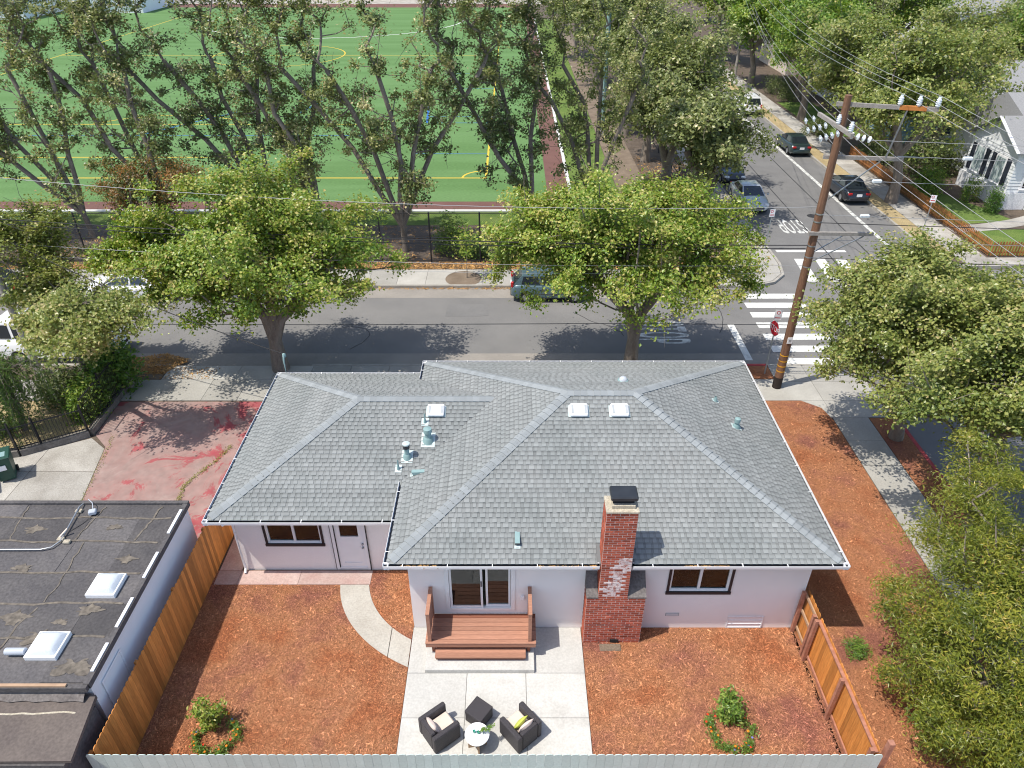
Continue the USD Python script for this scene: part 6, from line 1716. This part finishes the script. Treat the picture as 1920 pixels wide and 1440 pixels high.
v, f, tt = leaf_cloud(np.random.default_rng(9).normal(0, .16, (90, 3)) + [12.65, 12.1, 5.35], np.random.default_rng(9).normal(0, .5, (90, 3)) + [0, 0, .6], .16, 8, .9, .3)
MB().add(v, f, tt).build('dead_foliage', 'flower_orange' if False else 'leaf_litter', kind='stuff', label='orange dead foliage spray in the acacia top', cat='leaves')

# row of tall thin trees behind the fence
rows = [  # base x,y ; lean, stems spread, height, crown width, label
    (-33.0, 41.0, -2.0, 13.0, 3.4, 'tall open tree at the far left behind the park fence'),
    (-26.2, 42.2, -3.6, 14.0, 3.4, 'tall leaning tree with two stems behind the park fence'),
    (-20.8, 42.0, -3.2, 14.0, 3.0, 'tall leaning tree behind the rust coloured bush'),
    (-15.0, 43.0, -3.4, 14.5, 3.0, 'tall leaning tree with bare upper limbs over the field'),
    (-11.6, 41.6, -1.6, 14.0, 2.6, 'slender tall tree between two leaning ones'),
    (-6.4, 40.0, -.6, 14.5, 3.4, 'fan shaped multi stemmed tree with its trunk behind the black fence'),
    (1.4, 42.2, -2.6, 14.0, 3.0, 'tall tree leaning over the corner of the yellow field line'),
    (5.2, 44.0, -1.2, 13.5, 2.8, 'tall thin tree beside the brown track'),
]
for i, (bx_, by_, ln, hh, cw, lab) in enumerate(rows):
    hh *= 1.13
    rr = np.random.default_rng(300 + i)
    ns = 5 if 'fan' in lab else (4 if i % 2 else 3)
    stems, lobes = [], []
    for k in range(ns):
        sx = (k - (ns - 1) / 2) * cw * .8 + ln * .9; sy = rr.uniform(-1, 1.5)
        top = np.array([bx_ + sx, by_ + sy, hh * .62])
        b0 = np.array([bx_, by_, -.1]); j = np.array([bx_ + ln * .05, by_, 1.5])
        mid = j + (top - j) * .5 + np.array([-(sx - ln * .5) * .12, 0, 0]) + rr.normal(0, .25, 3)
        stems.append([b0, j, j + (mid - j) * .5 + rr.normal(0, .1, 3), mid, mid + (top - mid) * .5 + rr.normal(0, .2, 3), top])
        lobes.append(E3(top[0] + ln * .25, top[1] + .3, hh * .80, cw * .50, cw * .6, hh * .2))
        lobes.append(E3(mid[0] + rr.uniform(-.6, .6), mid[1], hh * .42, cw * .42, cw * .5, hh * .2))
        lobes.append(E3(top[0] + ln * .1, top[1], hh * .6, cw * .42, cw * .5, hh * .16))
    lobes.append(E3(bx_ + ln * .35 + rr.uniform(-1, 1), by_ - .6, hh * .25, cw * .55, cw * .5, hh * .10))
    tree('tall_tree', lab, (bx_, by_, 0), None, lobes, 'leaf_olive' if i % 3 else 'leaf_dark', 185 if ns < 5 else 240, 90, .15, 310 + i, 'bark_pale', .16, sig=.235, bough=False, stems=stems, shell=.2, bf=.25, squash=.85, twig=150, low=1.2, tipr=.017, tone_mid=.58, tone_sd=.2)
tree('rusty_tree', 'small rust and green tree behind the bright crown', (-21.2, 40.6, 0), None, [E3(-22.4, 40.6, 3.6, 1.7, 1.6, 2.0), E3(-19.4, 40.8, 4.0, 1.7, 1.6, 1.7), E3(-20.8, 40.6, 2.4, 1.8, 1.5, 1.4)], 'leaf_rust', 130, 110, .13, 330, 'bark', .1, sig=.36, stems=[trunk_path((-21.2, 40.6, -.1), (-21, 40.6, 1.4), 3)], low=.6, aspect=.5)
# big trees along both sides of the side street
big = [
    (12.6, 45.5, 9.5, 3.3, 'leaf_olive', 'grey green tree beside the silver sedan'),
    (11.2, 51.5, 12.5, 3.9, 'leaf_olive', 'tall grey green tree over the dirt path, second from the corner'),
    (10.9, 58.5, 13.0, 3.0, 'leaf_olive', 'tall grey green tree left of the side street, third from the corner'),
    (10.4, 67.0, 13.5, 3.3, 'leaf_olive', 'tall tree beside the thick steel pole'),
    (10.8, 77.0, 13.5, 3.4, 'leaf_yellowish', 'tall tree well up the left side of the side street'),
    (10.0, 90.0, 14.0, 4.8, 'leaf_olive', 'farthest tall tree on the left of the side street'),
    (26.6, 48.6, 13.0, 4.3, 'leaf_yellowish', 'big tree with thick forked trunk at the picket fence'),
    (27.4, 61.0, 12.5, 4.2, 'leaf_yellowish', 'big tree by the right sidewalk above the green sedan'),
    (28.4, 72.5, 14.0, 5.0, 'leaf_bright', 'big green tree with red marks by its foot beside the white vehicle'),
    (28.2, 89.5, 14.0, 4.8, 'leaf_bright', 'big green tree near the far lamp pole'),
    (31.0, 81.0, 13.0, 4.6, 'leaf_bright', 'green tree set back between two big trees on the right of the side street'),
    (33.5, 58.0, 11.0, 4.0, 'leaf_yellowish', 'olive tree between the white and blue houses'),
    (40.5, 72.5, 12.0, 4.6, 'leaf_yellowish', 'spreading tree over the grey roof'),
    (50.5, 64.0, 11.5, 5.0, 'leaf_bright', 'broad green tree at the right edge behind the white house'),
    (55.0, 80.0, 12.5, 5.5, 'leaf_bright', 'large green tree in the upper right'),
    (37.0, 91.0, 13.5, 5.5, 'leaf_olive', 'dark tree between far roofs on the right'),
    (49.0, 99.0, 13.0, 6.0, 'leaf_bright', 'far green tree below the white gable house'),
    (13.6, 104.0, 14.0, 6.0, 'leaf_bright', 'bright tree at the far end of the side street'),
    (27.5, 105.0, 14.0, 5.5, 'leaf_bright', 'bright tree just past the far lamp pole'),
    (19.0, 140.0, 15.0, 7.0, 'leaf_bright', 'bright tree closing the end of the side street'),
    (33.0, 116.0, 14.0, 6.0, 'leaf_yellowish', 'olive tree at the far end of the side street, right of the bright one'),
    (9.0, 108.0, 14.0, 5.5, 'leaf_olive', 'far tree at the end of the dirt path'),
    (48.5, 52.5, 9.5, 2.8, 'leaf_yellowish', 'tree crown hanging over the white house roof'),
]
for i, (bx_, by_, hh, rr_, lf, lab) in enumerate(big):
    q = np.random.default_rng(500 + i)
    lobes = [E3(bx_, by_, hh * .62, rr_, rr_, hh * .30)] + [E3(bx_ + rr_ * .6 * math.cos(a), by_ + rr_ * .6 * math.sin(a), hh * q.uniform(.45, .8), rr_ * .5, rr_ * .5, hh * .16) for a in q.uniform(0, 6.28, 5)]
    stems = []
    for k in range(2):
        a = q.uniform(0, 6.28)
        stems.append([(bx_, by_, -.1), (bx_, by_, hh * .13), (bx_ + .5 * math.cos(a) , by_ + .5 * math.sin(a), hh * .26), (bx_ + 1.5 * math.cos(a + k * 3), by_ + 1.5 * math.sin(a + k * 3), hh * .45)])
    near = by_ < 80
    tree('side_street_tree', lab, (bx_, by_, 0), None, lobes, lf, 255 if near else 225, 74 if near else 62, .215 if near else .29, 510 + i, 'bark_pale' if i % 2 else 'bark', .34, sig=.42, stems=stems, shell=.5, low=hh * (.24 if bx_ < 20 else .30), twig=60, tone_mid=.52)
# hedge of far trees closing the view
for i, (x, y, w, hh) in enumerate([(-122, 182, 9, 9), (-104, 186, 8, 8), (-66, 196, 9, 9), (20, 150, 8, 12), (36, 146, 8, 12), (52, 132, 8, 12), (70, 134, 9, 12), (90, 128, 9, 12), (62, 94, 6, 11), (95, 106, 8, 12)]):
    tree('far_tree', ['dark rounded tree behind the blue roofed building', 'dark rounded tree between the pale buildings, upper left', 'dark tree left of the tan building', 'distant tree beyond the street end', 'distant tree right of the street end', 'distant tree behind the white houses', 'distant tree between the white houses', 'distant tree at the upper right edge', 'green tree just below the upper right white house', 'tree right of the upper right white house'][i], (x, y, 0), None, [E3(x, y, hh * .55, w * .6, w * .6, hh * .42)], 'leaf_dark' if i < 3 else 'leaf_olive', 110, 60, .42, 600 + i, 'bark', .3, sig=.7, stems=[[(x, y, -.1), (x, y, hh * .3)]], low=hh * .15)
# willow and shrubs, left
def willow(base, seed):
    r = np.random.default_rng(seed)
    t = thing('willow_tree', 'weeping willow with hanging green strands at the left edge', 'tree', base)
    tb = MB(); tb.tube([(0, 0, -.1), (.05, .1, 1.2), (-.1, .1, 2.4)], [.14, .12, .09], 8)
    P, Nn, tn = [], [], []
    for k in range(150):
        a = r.uniform(0, 6.28); R = r.uniform(.3, 1.6); h0 = 3.3 - .35 * R + r.normal(0, .2)
        p = np.array([R * math.cos(a) * .55, R * math.sin(a) * .55, h0]); q = np.array([R * math.cos(a), R * math.sin(a), h0 - .3])
        L = r.uniform(1.0, 2.3); e = q + [r.normal(0, .15) + .1, r.normal(0, .15), -L]
        e[2] = max(e[2], .3)
        pts = [np.array([0, 0, 2.5]), p, q, (q + e) / 2 + r.normal(0, .05, 3), e]
        if k < 60:
            tb.tube(pts[:3], [.03, .015, .008], 4, cap=False)
        tb.tube(pts[2:], [.007, .005, .003], 3, cap=False)
        for u in np.linspace(0, 1, 46):
            P.append((q + (e - q) * u) + r.normal(0, .05, 3)); Nn.append((math.cos(a), math.sin(a), .4)); tn.append(np.clip(r.normal(.5, .2), 0, 1))
        for u in np.linspace(0.2, 1, 10):
            P.append(p + (q - p) * u + r.normal(0, .12, 3)); Nn.append((0, 0, 1)); tn.append(np.clip(r.normal(.6, .2), 0, 1))
    tb.build('trunk', 'bark', t, smooth=50)
    v, f, tt = leaf_cloud(np.array(P), np.array(Nn), .15, seed, np.array(tn), .22)
    MB().add(v, f, tt).build('crown', 'leaf_willow', t)


willow((-19.2, 22.3, 0), 71)


def shrub(name, label, c, rad, n, size, mat, seed, cat='shrub', aspect=.5, group=None, z0=0.0):
    r = np.random.default_rng(seed)
    t = thing(name, label, cat, (c[0], c[1], z0), group=group)
    sm = MB(); tips = []
    for k in range(14):
        d = r.normal(0, 1, 3); d[2] = abs(d[2]) + .3; d /= np.linalg.norm(d)
        e = d * np.array(rad) * r.uniform(.6, .95); e[2] += .05
        sm.tube([(0, 0, -.02), e * .5 + [0, 0, .05 * rad[2]], e], [.025, .016, .006], 4, cap=False); tips.append(e)
    sm.build('stem', 'bark', t)
    cl = np.array([d_ / np.linalg.norm(d_) * np.array(rad) * r.uniform(.45, .95) for d_ in r.normal(0, 1, (40, 3)) * [1, 1, .8] + [0, 0, .55]])
    cl[:, 2] = np.abs(cl[:, 2]) + rad[2] * .1
    cl = np.vstack([cl, tips])
    ci = r.integers(0, len(cl), n)
    P = cl[ci] + r.normal(0, 1, (n, 3)) * np.array(rad) * .17; P[:, 2] = np.maximum(P[:, 2], .03)
    v, f, tt = leaf_cloud(P, P / np.array(rad) ** 2 * .3 + [0, 0, .7], size, seed + 1, .5 + r.normal(0, .12, len(cl))[ci] + r.normal(0, .16, n), aspect)
    MB().add(v, f, tt).build('foliage', mat, t)
    return t


shrub('shrub', 'dark rounded shrub between willow and iron fence', (-18.6, 24.3), (1.1, .9, 1.5), 3600, .13, 'leaf_dark', 81)
shrub('shrub', 'bright green shrub spilling over the iron fence', (-17.0, 23.3), (.8, .9, 1.7), 3600, .14, 'leaf_bright', 82)
shrub('shrub', 'broad leafy shrub at the head of the iron fence', (-16.9, 25.3), (1.2, 1.1, 2.4), 4200, .17, 'leaf_shrub', 83)
shrub('shrub', 'low dark plant at the foot of the willow', (-20.2, 22.0), (1.1, .8, .7), 2200, .12, 'leaf_dark', 84)
shrub('shrub', 'small green bush behind the black park fence', (-3.6, 39.6), (1.1, .9, 2.1), 2600, .15, 'leaf_bright', 85)
shrub('shrub', 'bushy yellow green shrub against the park fence under the right street tree', (-2.2, 39.2), (1.0, .8, 1.3), 2200, .15, 'leaf_shrub', 86)
shrub('shrub', 'yellow green shrub beside the tree trunk inside the picket fence', (29.9, 50.3), (1.2, 1.2, 1.8), 2400, .16, 'leaf_bright', 87)
shrub('shrub', 'tall dark hedge shrub beside the white house bay', (32.0, 55.0), (2.6, 1.6, 2.8), 5200, .18, 'leaf_dark', 88)
shrub('shrub', 'small round topiary in front of the white bay', (32.6, 46.9), (.7, .7, 1.5), 1500, .12, 'leaf_shrub', 89)
shrub('shrub', 'pale bush at the corner of the white bay', (32.2, 48.9), (.7, .7, 1.7), 1500, .12, 'leaf_bright', 90)
fl_ = shrub('flowering_bush', 'bush with magenta flowers beside the white house steps', (36.2, 45.5), (.95, .8, 1.1), 2000, .13, 'leaf_shrub', 91)
r_ = np.random.default_rng(5)
pm_ = MB()
for k in range(60):
    d = r_.normal(0, 1, 3); d[2] = abs(d[2]); d /= np.linalg.norm(d)
    c = d * [.5, .5, .85] + [-.45, -.2, .15]
    pm_.lathe([(0, .06), (.07, .04), (.09, 0), (.0, -.05)], c, 6)
pm_.build('blossoms', 'flower_pink', fl_)
shrub('shrub', 'dark bush at the right edge beside the porch path', (39.3, 43.6), (.9, .8, .8), 1500, .13, 'leaf_dark', 92)
shrub('shrub', 'dark bush by the driveway across the side street', (27.6, 66.5), (1.3, 1.0, 1.3), 2000, .15, 'leaf_dark', 93)
shrub('shrub', 'dark hedge behind the sidewalk across the side street', (29.6, 58.5), (1.3, 2.6, 1.4), 3500, .15, 'leaf_dark', 94)
shrub('shrub', 'dark hedge far up the right sidewalk of the side street', (29.8, 84.0), (1.2, 4.5, 1.6), 3500, .17, 'leaf_dark', 96)
shrub('shrub', 'small green shrub at the left foot of the acacia', (9.5, 12.2), (.4, .35, .4), 900, .07, 'leaf_shrub', 95, aspect=.3)
sap = thing('sapling', 'thin young sapling in the rounded dirt planter', 'tree', (-2.5, 36.2, 0))
MB().tube([(0, 0, 0), (.02, 0, 1.0), (.0, .05, 2.2)], [.03, .022, .012], 6).build('trunk', 'bark_pale', sap)
q = np.random.default_rng(3); P = q.normal(0, .35, (320, 3)) * [1, 1, 1.2] + [0, 0, 2.1]
v, f, tt = leaf_cloud(P, q.normal(0, .3, (320, 3)) + [0, 0, .8], .15, 4, q.uniform(.4, 1, 320), .7)
MB().add(v, f, tt).build('crown', 'leaf_bright', sap)
